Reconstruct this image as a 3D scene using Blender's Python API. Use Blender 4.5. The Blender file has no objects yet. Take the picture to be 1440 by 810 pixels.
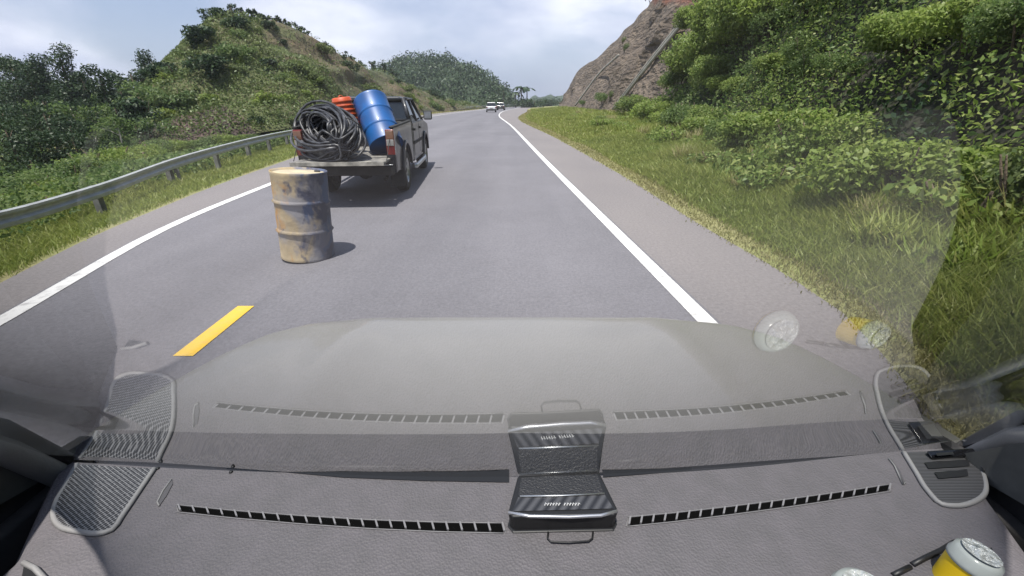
import bpy, math, random
import numpy as np
from mathutils import Vector, Matrix, Euler
random.seed(7); rng = np.random.default_rng(7)
PI = math.pi
S = bpy.context.scene
COL = S.collection

# ------------------------------------------------------------------ camera
FPX = 604.0; HZ = 145.0; CH = 1.5
PITCH = math.atan((405 - HZ) / FPX)
CP, SP = math.cos(PITCH), math.sin(PITCH)
cd = bpy.data.cameras.new('camera'); cam = bpy.data.objects.new('camera', cd); COL.objects.link(cam)
cam.location = (0, 0, CH); cam.rotation_euler = (PI / 2 - PITCH, 0, 0)
cd.sensor_width = 36; cd.lens = FPX / 1440 * 36; cd.clip_start = 0.003; cd.clip_end = 6000
S.camera = cam

def ray(px, py):
    u = (405 - py) / FPX
    return Vector(((px - 720) / FPX, CP + u * SP, -SP + u * CP))
def G(px, py, z=0.0):
    d = ray(px, py); return Vector((0, 0, CH)) + d * ((z - CH) / d.z)
def AT(px, py, Y):
    d = ray(px, py); return Vector((0, 0, CH)) + d * (Y / d.y)

# ------------------------------------------------------------------ world + sun
SUN_EL, SUN_AZ = math.radians(75), math.radians(203)      # azimuth from +Y clockwise (seen from above)
sun_dir = Vector((math.sin(SUN_AZ) * math.cos(SUN_EL), math.cos(SUN_AZ) * math.cos(SUN_EL), math.sin(SUN_EL)))
W = bpy.data.worlds.new('World'); S.world = W; W.use_nodes = True
nt = W.node_tree; nt.nodes.clear(); N = nt.nodes; L = nt.links
def nd(nt_, t, **k):
    n = nt_.nodes.new(t)
    for a, b in k.items(): setattr(n, a, b)
    return n
out = nd(nt, 'ShaderNodeOutputWorld'); bg = nd(nt, 'ShaderNodeBackground')
sky = nd(nt, 'ShaderNodeTexSky', sky_type='NISHITA'); sky.sun_disc = False
sky.sun_elevation = SUN_EL; sky.sun_rotation = SUN_AZ; sky.air_density = 1.2; sky.dust_density = 1.5
bg.inputs['Strength'].default_value = 0.10
tc = nd(nt, 'ShaderNodeTexCoord')
mp = nd(nt, 'ShaderNodeMapping'); mp.inputs['Scale'].default_value = (1.0, 1.0, 2.6); mp.inputs['Location'].default_value = (3.1, 0.4, 1.7)
L.new(tc.outputs['Generated'], mp.inputs['Vector'])
nz = nd(nt, 'ShaderNodeTexNoise'); nz.inputs['Scale'].default_value = 2.3; nz.inputs['Detail'].default_value = 7; nz.inputs['Roughness'].default_value = 0.5; nz.inputs['Distortion'].default_value = 0.5
L.new(mp.outputs[0], nz.inputs['Vector'])
cr = nd(nt, 'ShaderNodeValToRGB'); cr.color_ramp.elements[0].position = 0.32; cr.color_ramp.elements[1].position = 0.52
L.new(nz.outputs['Fac'], cr.inputs['Fac'])
# gaps of blue-grey sky between the clouds
last = cr.outputs['Color']
def gap(px, py, rad, amt):
    global last
    d = ray(px, py).normalized()
    dp = nd(nt, 'ShaderNodeVectorMath', operation='DISTANCE'); dp.inputs[1].default_value = d
    nv = nd(nt, 'ShaderNodeVectorMath', operation='NORMALIZE'); L.new(tc.outputs['Generated'], nv.inputs[0]); L.new(nv.outputs[0], dp.inputs[0])
    n2 = nd(nt, 'ShaderNodeMath', operation='MULTIPLY_ADD'); n2.inputs[1].default_value = 0.34; n2.inputs[2].default_value = -0.17; L.new(nz.outputs['Fac'], n2.inputs[0])
    ad = nd(nt, 'ShaderNodeMath', operation='ADD'); L.new(dp.outputs['Value'], ad.inputs[0]); L.new(n2.outputs[0], ad.inputs[1])
    mr = nd(nt, 'ShaderNodeMapRange', interpolation_type='SMOOTHSTEP'); mr.inputs['From Min'].default_value = rad * 0.25; mr.inputs['From Max'].default_value = rad
    mr.inputs['To Min'].default_value = 1 - amt; mr.inputs['To Max'].default_value = 1
    L.new(ad.outputs[0], mr.inputs['Value'])
    mu = nd(nt, 'ShaderNodeMath', operation='MULTIPLY'); L.new(last, mu.inputs[0]); L.new(mr.outputs[0], mu.inputs[1]); last = mu.outputs[0]
gap(225, 50, 0.17, 0.9); gap(775, 118, 0.16, 0.7); gap(640, 60, 0.30, 0.45)
gry = nd(nt, 'ShaderNodeMix', data_type='RGBA'); gry.inputs['A'].default_value = (3.0, 3.6, 5.2, 1); gry.inputs['B'].default_value = (6.3, 6.5, 7.7, 1)
nz2 = nd(nt, 'ShaderNodeTexNoise'); nz2.inputs['Scale'].default_value = 4.5; nz2.inputs['Detail'].default_value = 8; L.new(mp.outputs[0], nz2.inputs['Vector'])
cr2 = nd(nt, 'ShaderNodeValToRGB'); cr2.color_ramp.elements[0].position = 0.30; cr2.color_ramp.elements[1].position = 0.62
L.new(nz2.outputs['Fac'], cr2.inputs['Fac']); 
cc = nd(nt, 'ShaderNodeMix', data_type='RGBA'); cc.inputs['A'].default_value = (3.9, 4.3, 6.0, 1); cc.inputs['B'].default_value = (7.9, 8.0, 8.9, 1)
L.new(cr2.outputs['Color'], cc.inputs['Factor'])
haz = nd(nt, 'ShaderNodeMix', data_type='RGBA'); haz.inputs['Factor'].default_value = 0.62
L.new(sky.outputs[0], haz.inputs['A']); haz.inputs['B'].default_value = (2.6, 3.2, 5.2, 1)
mx = nd(nt, 'ShaderNodeMix', data_type='RGBA')
L.new(last, mx.inputs['Factor']); L.new(haz.outputs['Result'], mx.inputs['A']); L.new(cc.outputs['Result'], mx.inputs['B'])
# the clouds stand low round the horizon, clear blue overhead
nv = nd(nt, 'ShaderNodeVectorMath', operation='NORMALIZE'); L.new(tc.outputs['Generated'], nv.inputs[0]); sz = nd(nt, 'ShaderNodeSeparateXYZ'); L.new(nv.outputs[0], sz.inputs[0])
hm_ = nd(nt, 'ShaderNodeMapRange', interpolation_type='SMOOTHSTEP'); hm_.inputs['From Min'].default_value = .26; hm_.inputs['From Max'].default_value = .55; L.new(sz.outputs['Z'], hm_.inputs['Value'])
mz = nd(nt, 'ShaderNodeMix', data_type='RGBA'); L.new(hm_.outputs[0], mz.inputs['Factor']); L.new(mx.outputs['Result'], mz.inputs['A']); L.new(sky.outputs[0], mz.inputs['B'])
L.new(mz.outputs['Result'], bg.inputs['Color']); L.new(bg.outputs[0], out.inputs[0])

sl = bpy.data.lights.new('sun', 'SUN'); sl.energy = 4.8; sl.angle = math.radians(0.6); sl.color = (1, 0.95, 0.88)
so = bpy.data.objects.new('sun', sl); COL.objects.link(so); so.rotation_euler = sun_dir.to_track_quat('Z', 'Y').to_euler()
S.view_settings.view_transform = 'Standard'; S.view_settings.look = 'None'; S.view_settings.gamma = 1
S.view_settings.exposure = 0.68
cy = S.cycles; cy.use_denoising = True; cy.max_bounces = 7; cy.diffuse_bounces = 3; cy.glossy_bounces = 4; cy.transmission_bounces = 4
cy.transparent_max_bounces = 10; cy.caustics_reflective = False; cy.caustics_refractive = False; cy.sample_clamp_indirect = 6

# ------------------------------------------------------------------ materials
def mat(name, col, rough=0.6, metal=0.0, var=0.0, vscale=4.0, col2=None, bump=0.0, bscale=40.0, spec=None, coat=0.0, detail=4, lo=0.35, hi=0.65, stretch=(1, 1, 1), rvar=0.0, seed=0.0):
    m = bpy.data.materials.new(name); m.use_nodes = True; t = m.node_tree; b = t.nodes['Principled BSDF']
    b.inputs['Base Color'].default_value = (*col, 1); b.inputs['Roughness'].default_value = rough; b.inputs['Metallic'].default_value = metal
    if spec is not None: b.inputs['Specular IOR Level'].default_value = spec
    if coat: b.inputs['Coat Weight'].default_value = coat; b.inputs['Coat Roughness'].default_value = 0.08
    if col2 is not None or var or bump or rvar:
        c = nd(t, 'ShaderNodeTexCoord'); mpn = nd(t, 'ShaderNodeMapping'); mpn.inputs['Scale'].default_value = stretch; mpn.inputs['Location'].default_value = (seed, seed * 1.7, seed * .6)
        t.links.new(c.outputs['Object'], mpn.inputs['Vector'])
        if col2 is None: col2 = tuple(x * (1 - var) for x in col); col = tuple(min(1, x * (1 + var)) for x in col)
        n = nd(t, 'ShaderNodeTexNoise'); n.inputs['Scale'].default_value = vscale; n.inputs['Detail'].default_value = detail; t.links.new(mpn.outputs[0], n.inputs['Vector'])
        r = nd(t, 'ShaderNodeMapRange'); r.inputs['From Min'].default_value = lo; r.inputs['From Max'].default_value = hi; t.links.new(n.outputs['Fac'], r.inputs['Value'])
        x = nd(t, 'ShaderNodeMix', data_type='RGBA'); x.inputs['A'].default_value = (*col, 1); x.inputs['B'].default_value = (*col2, 1)
        t.links.new(r.outputs[0], x.inputs['Factor']); t.links.new(x.outputs['Result'], b.inputs['Base Color'])
        if rvar:
            q = nd(t, 'ShaderNodeMapRange'); q.inputs['To Min'].default_value = rough; q.inputs['To Max'].default_value = min(1, rough + rvar); t.links.new(n.outputs['Fac'], q.inputs['Value']); t.links.new(q.outputs[0], b.inputs['Roughness'])
        if bump:
            n3 = nd(t, 'ShaderNodeTexNoise'); n3.inputs['Scale'].default_value = bscale; n3.inputs['Detail'].default_value = 4; t.links.new(mpn.outputs[0], n3.inputs['Vector'])
            bp = nd(t, 'ShaderNodeBump'); bp.inputs['Strength'].default_value = bump; bp.inputs['Distance'].default_value = 1.0 / bscale; t.links.new(n3.outputs['Fac'], bp.inputs['Height']); t.links.new(bp.outputs[0], b.inputs['Normal'])
    return m

def leafmat(name, c1, c2, c3, trans=0.3, nscale=0.35, rough=0.5):
    m = bpy.data.materials.new(name); m.use_nodes = True; t = m.node_tree; b = t.nodes['Principled BSDF']; o = t.nodes['Material Output']
    at = nd(t, 'ShaderNodeAttribute'); at.attribute_name = 'rnd'
    geo = nd(t, 'ShaderNodeNewGeometry')
    n = nd(t, 'ShaderNodeTexNoise'); n.inputs['Scale'].default_value = nscale; n.inputs['Detail'].default_value = 3; t.links.new(geo.outputs['Position'], n.inputs['Vector'])
    r0 = nd(t, 'ShaderNodeMapRange'); r0.inputs['From Min'].default_value = .38; r0.inputs['From Max'].default_value = .62; t.links.new(n.outputs['Fac'], r0.inputs['Value'])
    x = nd(t, 'ShaderNodeMix', data_type='RGBA'); x.inputs['A'].default_value = (*c1, 1); x.inputs['B'].default_value = (*c2, 1); t.links.new(r0.outputs[0], x.inputs['Factor'])
    p = nd(t, 'ShaderNodeMath', operation='POWER'); p.inputs[1].default_value = 2.5; t.links.new(at.outputs['Fac'], p.inputs[0])
    y = nd(t, 'ShaderNodeMix', data_type='RGBA'); t.links.new(p.outputs[0], y.inputs['Factor']); t.links.new(x.outputs['Result'], y.inputs['A']); y.inputs['B'].default_value = (*c3, 1)
    t.links.new(y.outputs['Result'], b.inputs['Base Color']); b.inputs['Roughness'].default_value = rough; b.inputs['Specular IOR Level'].default_value = 0.35
    tr = nd(t, 'ShaderNodeBsdfTranslucent'); t.links.new(y.outputs['Result'], tr.inputs['Color'])
    ms = nd(t, 'ShaderNodeMixShader'); ms.inputs[0].default_value = trans; t.links.new(b.outputs[0], ms.inputs[1]); t.links.new(tr.outputs[0], ms.inputs[2]); t.links.new(ms.outputs[0], o.inputs[0])
    return m

M = {}
M['road'] = mat('asphalt', (.158, .152, .168), .82, col2=(.122, .118, .132), vscale=.9, bump=.25, bscale=90, detail=8, stretch=(1, .06, 1), lo=.3, hi=.7)
M['shoulder'] = mat('shoulder_asphalt', (.190, .173, .173), .9, col2=(.160, .147, .150), vscale=.7, bump=.35, bscale=70, detail=8, stretch=(1, .4, 1), lo=.3, hi=.7)
M['white_line'] = mat('white_line_paint', (.66, .65, .64), .6, col2=(.30, .29, .29), vscale=11, detail=14, lo=.50, hi=.80)
M['yellow_line'] = mat('yellow_line_paint', (.75, .47, .03), .6, col2=(.6, .4, .1), vscale=12, detail=6, lo=.5, hi=.85)
M['soil'] = mat('grassy_soil', (.19, .205, .07), .95, col2=(.23, .21, .10), vscale=.9, detail=8, bump=.5, bscale=8)
M['plain'] = mat('far_ground', (.05, .08, .02), .95, col2=(.08, .09, .03), vscale=.1, detail=6)
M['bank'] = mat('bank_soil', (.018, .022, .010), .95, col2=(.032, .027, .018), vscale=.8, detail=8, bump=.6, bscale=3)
M['hill'] = mat('hill_soil', (.07, .09, .03), .95, col2=(.10, .09, .045), vscale=.16, detail=9, bump=.7, bscale=2)
M['brownhill'] = mat('brown_slope', (.115, .085, .05), .95, col2=(.06, .07, .03), vscale=.2, detail=9, bump=.7, bscale=2)
M['steel'] = mat('galvanised_steel', (.40, .41, .41), .5, metal=.35, var=.12, vscale=6)
M['steel_dark'] = mat('post_steel', (.16, .16, .15), .7, var=.3, vscale=6)
M['bark'] = mat('bark', (.10, .075, .05), .9, var=.35, vscale=7, bump=.6, bscale=20)
M['palebark'] = mat('pale_bark', (.30, .28, .24), .9, var=.3, vscale=7)
M['leaf_a'] = leafmat('leaf_bright', (.20, .29, .055), (.12, .19, .045), (.38, .42, .15), trans=.5)
M['leaf_b'] = leafmat('leaf_mid', (.115, .18, .045), (.065, .12, .035), (.25, .31, .12), trans=.5)
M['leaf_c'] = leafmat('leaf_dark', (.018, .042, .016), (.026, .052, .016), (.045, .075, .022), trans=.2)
M['leaf_d'] = leafmat('leaf_yellow', (.18, .25, .04), (.11, .18, .03), (.28, .32, .09), trans=.4)
M['leaf_vine'] = leafmat('leaf_vine', (.24, .33, .06), (.14, .21, .045), (.36, .41, .14), trans=.5)
M['leaf_far'] = leafmat('leaf_far', (.028, .055, .022), (.042, .075, .026), (.06, .09, .035), trans=.15, nscale=.06)
M['grass'] = leafmat('grass_blade', (.25, .30, .065), (.19, .25, .05), (.38, .38, .14), trans=.45, nscale=.5)
M['drygrass'] = leafmat('dry_grass_blade', (.31, .29, .12), (.25, .25, .09), (.40, .36, .20), trans=.4, nscale=.6)
M['scrub'] = leafmat('scrub_leaf', (.14, .18, .055), (.07, .12, .035), (.20, .23, .09), nscale=.12)

# rock
def rockmat():
    m = mat('cut_rock', (.18, .14, .105), .92, col2=(.07, .052, .038), vscale=.30, detail=12, bump=1.0, bscale=.8, lo=.3, hi=.7, stretch=(1, 1, 3))
    t = m.node_tree; b = t.nodes['Principled BSDF']; src = b.inputs['Base Color'].links[0].from_socket
    g = nd(t, 'ShaderNodeNewGeometry'); sp = nd(t, 'ShaderNodeSeparateXYZ'); t.links.new(g.outputs['Position'], sp.inputs[0])
    n = nd(t, 'ShaderNodeTexNoise'); n.inputs['Scale'].default_value = .12; n.inputs['Detail'].default_value = 5; t.links.new(g.outputs['Position'], n.inputs['Vector'])
    a = nd(t, 'ShaderNodeMath', operation='MULTIPLY_ADD'); a.inputs[1].default_value = 9; t.links.new(n.outputs['Fac'], a.inputs[0]); yk = nd(t, 'ShaderNodeMath', operation='MULTIPLY_ADD'); yk.inputs[1].default_value = -.6; yk.inputs[2].default_value = 10.9; t.links.new(sp.outputs['Y'], yk.inputs[0]); zk = nd(t, 'ShaderNodeMath', operation='ADD'); z3 = nd(t, 'ShaderNodeMath', operation='MULTIPLY'); z3.inputs[1].default_value = 3; t.links.new(sp.outputs['Z'], z3.inputs[0]); t.links.new(z3.outputs[0], zk.inputs[0]); t.links.new(yk.outputs[0], zk.inputs[1]); t.links.new(zk.outputs[0], a.inputs[2])
    r = nd(t, 'ShaderNodeMapRange'); r.inputs['From Min'].default_value = 15.5; r.inputs['From Max'].default_value = 17.5; t.links.new(a.outputs[0], r.inputs['Value'])
    x = nd(t, 'ShaderNodeMix', data_type='RGBA'); t.links.new(r.outputs[0], x.inputs['Factor']); t.links.new(src, x.inputs['A']); x.inputs['B'].default_value = (.15, .06, .035, 1)
    t.links.new(x.outputs['Result'], b.inputs['Base Color']); return m
M['rock'] = rockmat()
M['redrock'] = mat('red_rock', (.10, .065, .055), .9, col2=(.045, .035, .03), vscale=.8, detail=9, bump=.9, bscale=2)
M['concrete'] = mat('drain_concrete', (.30, .29, .26), .9, var=.2, vscale=1)

def grain(m, sc, lo, hi):
    t = m.node_tree; b = t.nodes['Principled BSDF']; src = b.inputs['Base Color'].links[0].from_socket; c = nd(t, 'ShaderNodeTexCoord')
    n = nd(t, 'ShaderNodeTexNoise'); n.inputs['Scale'].default_value = sc; n.inputs['Detail'].default_value = 6; n.inputs['Roughness'].default_value = .75; t.links.new(c.outputs['Object'], n.inputs['Vector'])
    r = nd(t, 'ShaderNodeMapRange'); r.inputs['From Min'].default_value = .35; r.inputs['From Max'].default_value = .65; r.inputs['To Min'].default_value = lo; r.inputs['To Max'].default_value = hi; t.links.new(n.outputs['Fac'], r.inputs['Value'])
    v = nd(t, 'ShaderNodeVectorMath', operation='SCALE'); t.links.new(src, v.inputs[0]); t.links.new(r.outputs[0], v.inputs['Scale']); t.links.new(v.outputs[0], b.inputs['Base Color'])
grain(M['road'], 38, .80, 1.18); grain(M['shoulder'], 30, .80, 1.18); grain(M['road'], .35, .90, 1.08)

# ------------------------------------------------------------------ builders
class MB:
    def __init__(s): s.v = []; s.f = []; s.sm = []
    def raw(s, v, f, smooth=False):
        o = len(s.v); s.v += [tuple(p) for p in v]; s.f += [tuple(i + o for i in q) for q in f]; s.sm += [smooth] * len(f); return s
    def box(s, x0, x1, y0, y1, z0, z1, mtx=None):
        v = [Vector(p) for p in ((x0, y0, z0), (x1, y0, z0), (x1, y1, z0), (x0, y1, z0), (x0, y0, z1), (x1, y0, z1), (x1, y1, z1), (x0, y1, z1))]
        if mtx: v = [mtx @ p for p in v]
        return s.raw(v, [(0, 3, 2, 1), (4, 5, 6, 7), (0, 1, 5, 4), (1, 2, 6, 5), (2, 3, 7, 6), (3, 0, 4, 7)])
    def prism(s, prof, a0, a1, axis='x', mtx=None):
        """profile of 2-D points, extruded between a0 and a1; prof is (y,z) for x, (x,z) for y, (x,y) for z"""
        def P(a, p):
            q = {'x': (a, p[0], p[1]), 'y': (p[0], a, p[1]), 'z': (p[0], p[1], a)}[axis]
            return mtx @ Vector(q) if mtx else q
        n = len(prof); v = [P(a0, p) for p in prof] + [P(a1, p) for p in prof]
        return s.raw(v, [tuple(range(n)), tuple(range(2 * n - 1, n - 1, -1))] + [(i, i + n, (i + 1) % n + n, (i + 1) % n) for i in range(n)])
    def tube(s, pts, r, n=8, cap=True, closed=False):
        pts = [Vector(p) for p in pts]; m = len(pts); rs = r if isinstance(r, (list, tuple)) else [r] * m
        v = []; up = Vector((0, 0, 1)); prev = None
        for i, p in enumerate(pts):
            if closed: d = pts[(i + 1) % m] - pts[i - 1]
            else: d = pts[min(i + 1, m - 1)] - pts[max(i - 1, 0)]
            d.normalize()
            if prev is None:
                a = d.cross(up if abs(d.z) < .9 else Vector((1, 0, 0))).normalized()
            else: a = (prev - d * prev.dot(d)).normalized()
            prev = a; b = d.cross(a)
            for k in range(n):
                t = 2 * PI * k / n; v.append(p + (a * math.cos(t) + b * math.sin(t)) * rs[i])
        f = [(i * n + k, i * n + (k + 1) % n, ((i + 1) % m) * n + (k + 1) % n, ((i + 1) % m) * n + k) for i in range(m if closed else m - 1) for k in range(n)]
        if cap and not closed: f += [tuple(range(n - 1, -1, -1)), tuple(range((m - 1) * n, m * n))]
        return s.raw(v, f, True)
    def lathe(s, prof, n=32, mtx=None, cap=True, axis='z'):
        v = []
        for r, h in prof:
            for k in range(n):
                t = 2 * PI * k / n
                q = Vector((r * math.cos(t), r * math.sin(t), h)) if axis == 'z' else Vector((h, r * math.cos(t), r * math.sin(t)))
                v.append(mtx @ q if mtx else q)
        m = len(prof); f = [(i * n + k, i * n + (k + 1) % n, (i + 1) * n + (k + 1) % n, (i + 1) * n + k) for i in range(m - 1) for k in range(n)]
        if cap: f += [tuple(range(n - 1, -1, -1)), tuple(range((m - 1) * n, m * n))]
        return s.raw(v, f, True)
    def grid(s, rows, smooth=True, flip=False):
        m, n = len(rows), len(rows[0]); v = [p for r in rows for p in r]
        f = [(i * n + k, i * n + k + 1, (i + 1) * n + k + 1, (i + 1) * n + k) for i in range(m - 1) for k in range(n - 1)]
        if flip: f = [q[::-1] for q in f]
        return s.raw(v, f, smooth)
    def build(s, name, m, parent=None, bevel=0, auto=None, seg=2):
        me = bpy.data.meshes.new(name); me.from_pydata([tuple(p) for p in s.v], [], s.f); me.polygons.foreach_set('use_smooth', s.sm)
        if m: me.materials.append(m)
        me.update()
        o = bpy.data.objects.new(name, me); COL.objects.link(o)
        if parent: o.parent = parent
        if bevel:
            b = o.modifiers.new('bevel', 'BEVEL'); b.width = bevel; b.segments = seg; b.limit_method = 'ANGLE'; b.angle_limit = math.radians(38)
            for p in me.polygons: p.use_smooth = True
            wn = o.modifiers.new('wn', 'WEIGHTED_NORMAL'); wn.keep_sharp = True
        elif auto:
            for p in me.polygons: p.use_smooth = True
            try: me.set_sharp_from_angle(angle=math.radians(auto))
            except Exception: pass
        return o
def tag(o, label=None, cat=None, group=None, kind=None):
    if label: o['label'] = label
    if cat: o['category'] = cat
    if group: o['group'] = group
    if kind: o['kind'] = kind
    return o
def empty(name, loc=(0, 0, 0), rz=0, rot=None):
    o = bpy.data.objects.new(name, None); COL.objects.link(o); o.location = loc; o.rotation_euler = rot or (0, 0, rz); o.empty_display_size = .1; return o
def copy_thing(root, loc, rz=0, sc=None, label=None, group=None):
    r = root.copy(); COL.objects.link(r); r.location = loc; r.rotation_euler = (0, 0, rz)
    if sc is not None: r.scale = sc if isinstance(sc, tuple) else (sc, sc, sc)
    if label: r['label'] = label
    if group: r['group'] = group
    for ch in list(root.children):
        c = ch.copy(); COL.objects.link(c); c.parent = r
        for g in list(ch.children): e = g.copy(); COL.objects.link(e); e.parent = c
    return r
def catmull(pts, n):
    P_ = np.array([tuple(p) for p in pts], float); d = np.r_[0, np.cumsum(np.linalg.norm(np.diff(P_, axis=0), axis=1))]
    t = np.linspace(0, d[-1], n); m = np.gradient(P_, d, axis=0); out_ = []
    for q in t:
        i = min(np.searchsorted(d, q, side='right') - 1, len(d) - 2); h = d[i + 1] - d[i]; u = (q - d[i]) / h
        out_.append((2*u**3-3*u**2+1)*P_[i] + (u**3-2*u**2+u)*h*m[i] + (-2*u**3+3*u**2)*P_[i+1] + (u**3-u**2)*h*m[i+1])
    return np.array(out_)

def quads_mesh(name, V, rnd, m, parent=None, smooth=False):
    """V: (n,4,3) quads"""
    n = len(V); me = bpy.data.meshes.new(name); me.vertices.add(n * 4); me.vertices.foreach_set('co', V.reshape(-1).astype(np.float32))
    me.loops.add(n * 4); me.loops.foreach_set('vertex_index', np.arange(n * 4, dtype=np.int32))
    me.polygons.add(n); me.polygons.foreach_set('loop_start', np.arange(0, n * 4, 4, dtype=np.int32)); me.update(calc_edges=True)
    a = me.attributes.new('rnd', 'FLOAT', 'POINT'); a.data.foreach_set('value', np.repeat(rnd, 4).astype(np.float32))
    me.materials.append(m); o = bpy.data.objects.new(name, me); COL.objects.link(o)
    if parent: o.parent = parent
    return o
def unit(a): return a / (np.linalg.norm(a, axis=-1, keepdims=True) + 1e-9)
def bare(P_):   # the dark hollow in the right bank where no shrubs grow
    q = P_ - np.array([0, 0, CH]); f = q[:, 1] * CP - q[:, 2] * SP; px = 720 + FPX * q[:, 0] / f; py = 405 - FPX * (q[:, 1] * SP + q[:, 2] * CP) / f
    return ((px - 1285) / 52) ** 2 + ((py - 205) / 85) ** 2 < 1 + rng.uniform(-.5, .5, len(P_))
def leaf_quads(P_, size, nrm=None, up=.6, aspect=.5, spread=.9):
    n = len(P_); nr = rng.normal(size=(n, 3)) * spread
    if nrm is not None: nr += nrm
    nr[:, 2] += up; nr = unit(nr)
    a = unit(np.cross(nr, rng.normal(size=(n, 3)))); b = np.cross(nr, a)
    s = (size * rng.uniform(.6, 1.35, n))[:, None]; l = a * s * .5; w = b * s * aspect * .5
    base = P_ - l; tip = P_ + l - nr * s * .15
    mid = P_ + l * .05 + nr * s * .06
    return np.stack([base, mid + w, tip, mid - w], 1)
def crown(clumps, per, size, seed=0, up=.6, shell=.55, aspect=.5):
    """clumps: (x,y,z,rx,rz) list -> quads; leaves fill each lobe, thick near its skin"""
    Q = []; R = []
    for (x, y, z, rx, rz) in clumps:
        n = int(per * (rx * rx)) + 12
        d = unit(rng.normal(size=(n, 3))); r = rng.uniform(shell ** 3, 1.15, n) ** (1 / 3.)
        bump = 1 + .22 * np.sin(d[:, 0] * 7 + x * 3) * np.sin(d[:, 1] * 6 + y) + .12 * np.sin(d[:, 2] * 11 + x)
        p = d * (r * bump)[:, None] * np.array([rx, rx, rz]) + np.array([x, y, z])
        Q.append(leaf_quads(p, size, nrm=d * .8, up=up, aspect=aspect)); R.append(rng.uniform(0, 1, n) * .8 + .2 * rng.uniform())
    return np.concatenate(Q), np.concatenate(R)

# ------------------------------------------------------------------ road layout (world metres, from the ground plane)
def curve_px(pts, ext=()):
    w = [G(*p) for p in pts]; a = [(v.y, v.x) for v in w] + list(ext); a.sort(); return np.array(a)
rw = curve_px([(983, 443), (880, 340), (790, 250), (720, 178), (702, 163), (705, 158), (722, 153.2)], [(-30, 1.6), (257, 15.5), (420, 70)])
lw = curve_px([(0, 453), (200, 338), (400, 251), (600, 165), (640, 159), (682, 154)], [(-30, -3.0), (180, -3.5), (257, 7), (420, 60)])
re_ = curve_px([(1290, 560), (1200, 452), (1100, 383), (1000, 325), (900, 262), (800, 204), (730, 168)], [(-30, 2.2), (90, 3.0), (130, 4.5), (257, 21), (420, 78)])
le_ = curve_px([(0, 398), (100, 347), (250, 282), (412, 222)], [(-30, -3.6), (30, -9.2), (60, -12.0), (110, -9.5), (180, -5.5), (257, 4), (420, 57)])
def mono(a):
    y = a[:, 0]; x = a[:, 1]; m = np.gradient(x, y)
    def f(q):
        q = np.clip(np.asarray(q, float), y[0], y[-1]); i = np.clip(np.searchsorted(y, q, side='right') - 1, 0, len(y) - 2); h = y[i + 1] - y[i]; u = (q - y[i]) / h
        return (2*u**3-3*u**2+1)*x[i] + (u**3-2*u**2+u)*h*m[i] + (-2*u**3+3*u**2)*x[i+1] + (u**3-u**2)*h*m[i+1]
    return f
RW, LW, RE, LE = mono(rw), mono(lw), mono(re_), mono(le_)
_xb = mono(np.array([(-30, 5.5), (0, 4.7), (5, 5.0), (8.7, 5.6), (18.8, 7.4), (30, 9.3), (53, 11.2), (80, 12.2), (110, 13.4), (150, 15.5), (190, 19), (257, 34), (420, 95)]))
def XB(y): return _xb(y)
def HC(y): return np.interp(y, [-30, 10, 30, 60, 80, 110, 150, 170, 190, 205], [15, 15, 15, 15.6, 15.6, 14.9, 10.4, 5.5, 1.5, 0])
def XT(y): return np.interp(y, [-30, 5, 20, 40, 60, 80, 110, 150, 170, 190, 205], [16, 16.5, 17.5, 18.0, 18.6, 21.5, 23.9, 20.6, 19.5, 21, 24])
def vnoise(x, y, s=0.):
    return (np.sin(x * 1.3 + 2.1 * np.sin(y * .7 + s)) + np.sin(y * 1.1 + 1.7 * np.sin(x * .9 + s * 2)) + .5 * np.sin(x * 2.9 + y * 2.3 + s)) / 2.5

YS = np.unique(np.concatenate([np.arange(-30, 0, 3), np.arange(0, 30, .6), np.arange(30, 80, 2), np.arange(80, 260, 4), np.arange(260, 421, 20)]))
def sheet(name, fa, fb, z, m, y0=-30, y1=420, nx=2):
    ys = YS[(YS >= y0) & (YS <= y1)]; a, b = fa(ys), fb(ys)
    return MB().grid([[(a[i] + (b[i] - a[i]) * k / (nx - 1), ys[i], z) for k in range(nx)] for i in range(len(ys))]).build(name, m)
tag(sheet('road_shoulder', LE, RE, .0, M['shoulder'], nx=4), kind='structure')
tag(sheet('road', lambda y: LW(y) - .1, lambda y: RW(y) + .1, .005, M['road'], nx=4), kind='structure')
lnw = .14
tag(sheet('road_marking', lambda y: RW(y) - lnw / 2, lambda y: RW(y) + lnw / 2, .010, M['white_line'], y1=400), kind='structure')
tag(sheet('road_marking', lambda y: LW(y) - lnw / 2, lambda y: LW(y) + lnw / 2, .010, M['white_line'], y1=400), kind='structure')
cx = lambda y: -2.12 + (np.asarray(y) - 2.7) * -.02 - .0006 * np.maximum(np.asarray(y) - 5, 0) ** 1.6
for k, (a, b) in enumerate([(2.36, 3.10), (-6.5, -3.5)]):
    ys = np.linspace(a, b, 6)
    tag(MB().grid([[(float(cx(y)) - .065, y, .010), (float(cx(y)) + .065, y, .010)] for y in ys]).build('road_marking', M['yellow_line']), kind='structure')

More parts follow.
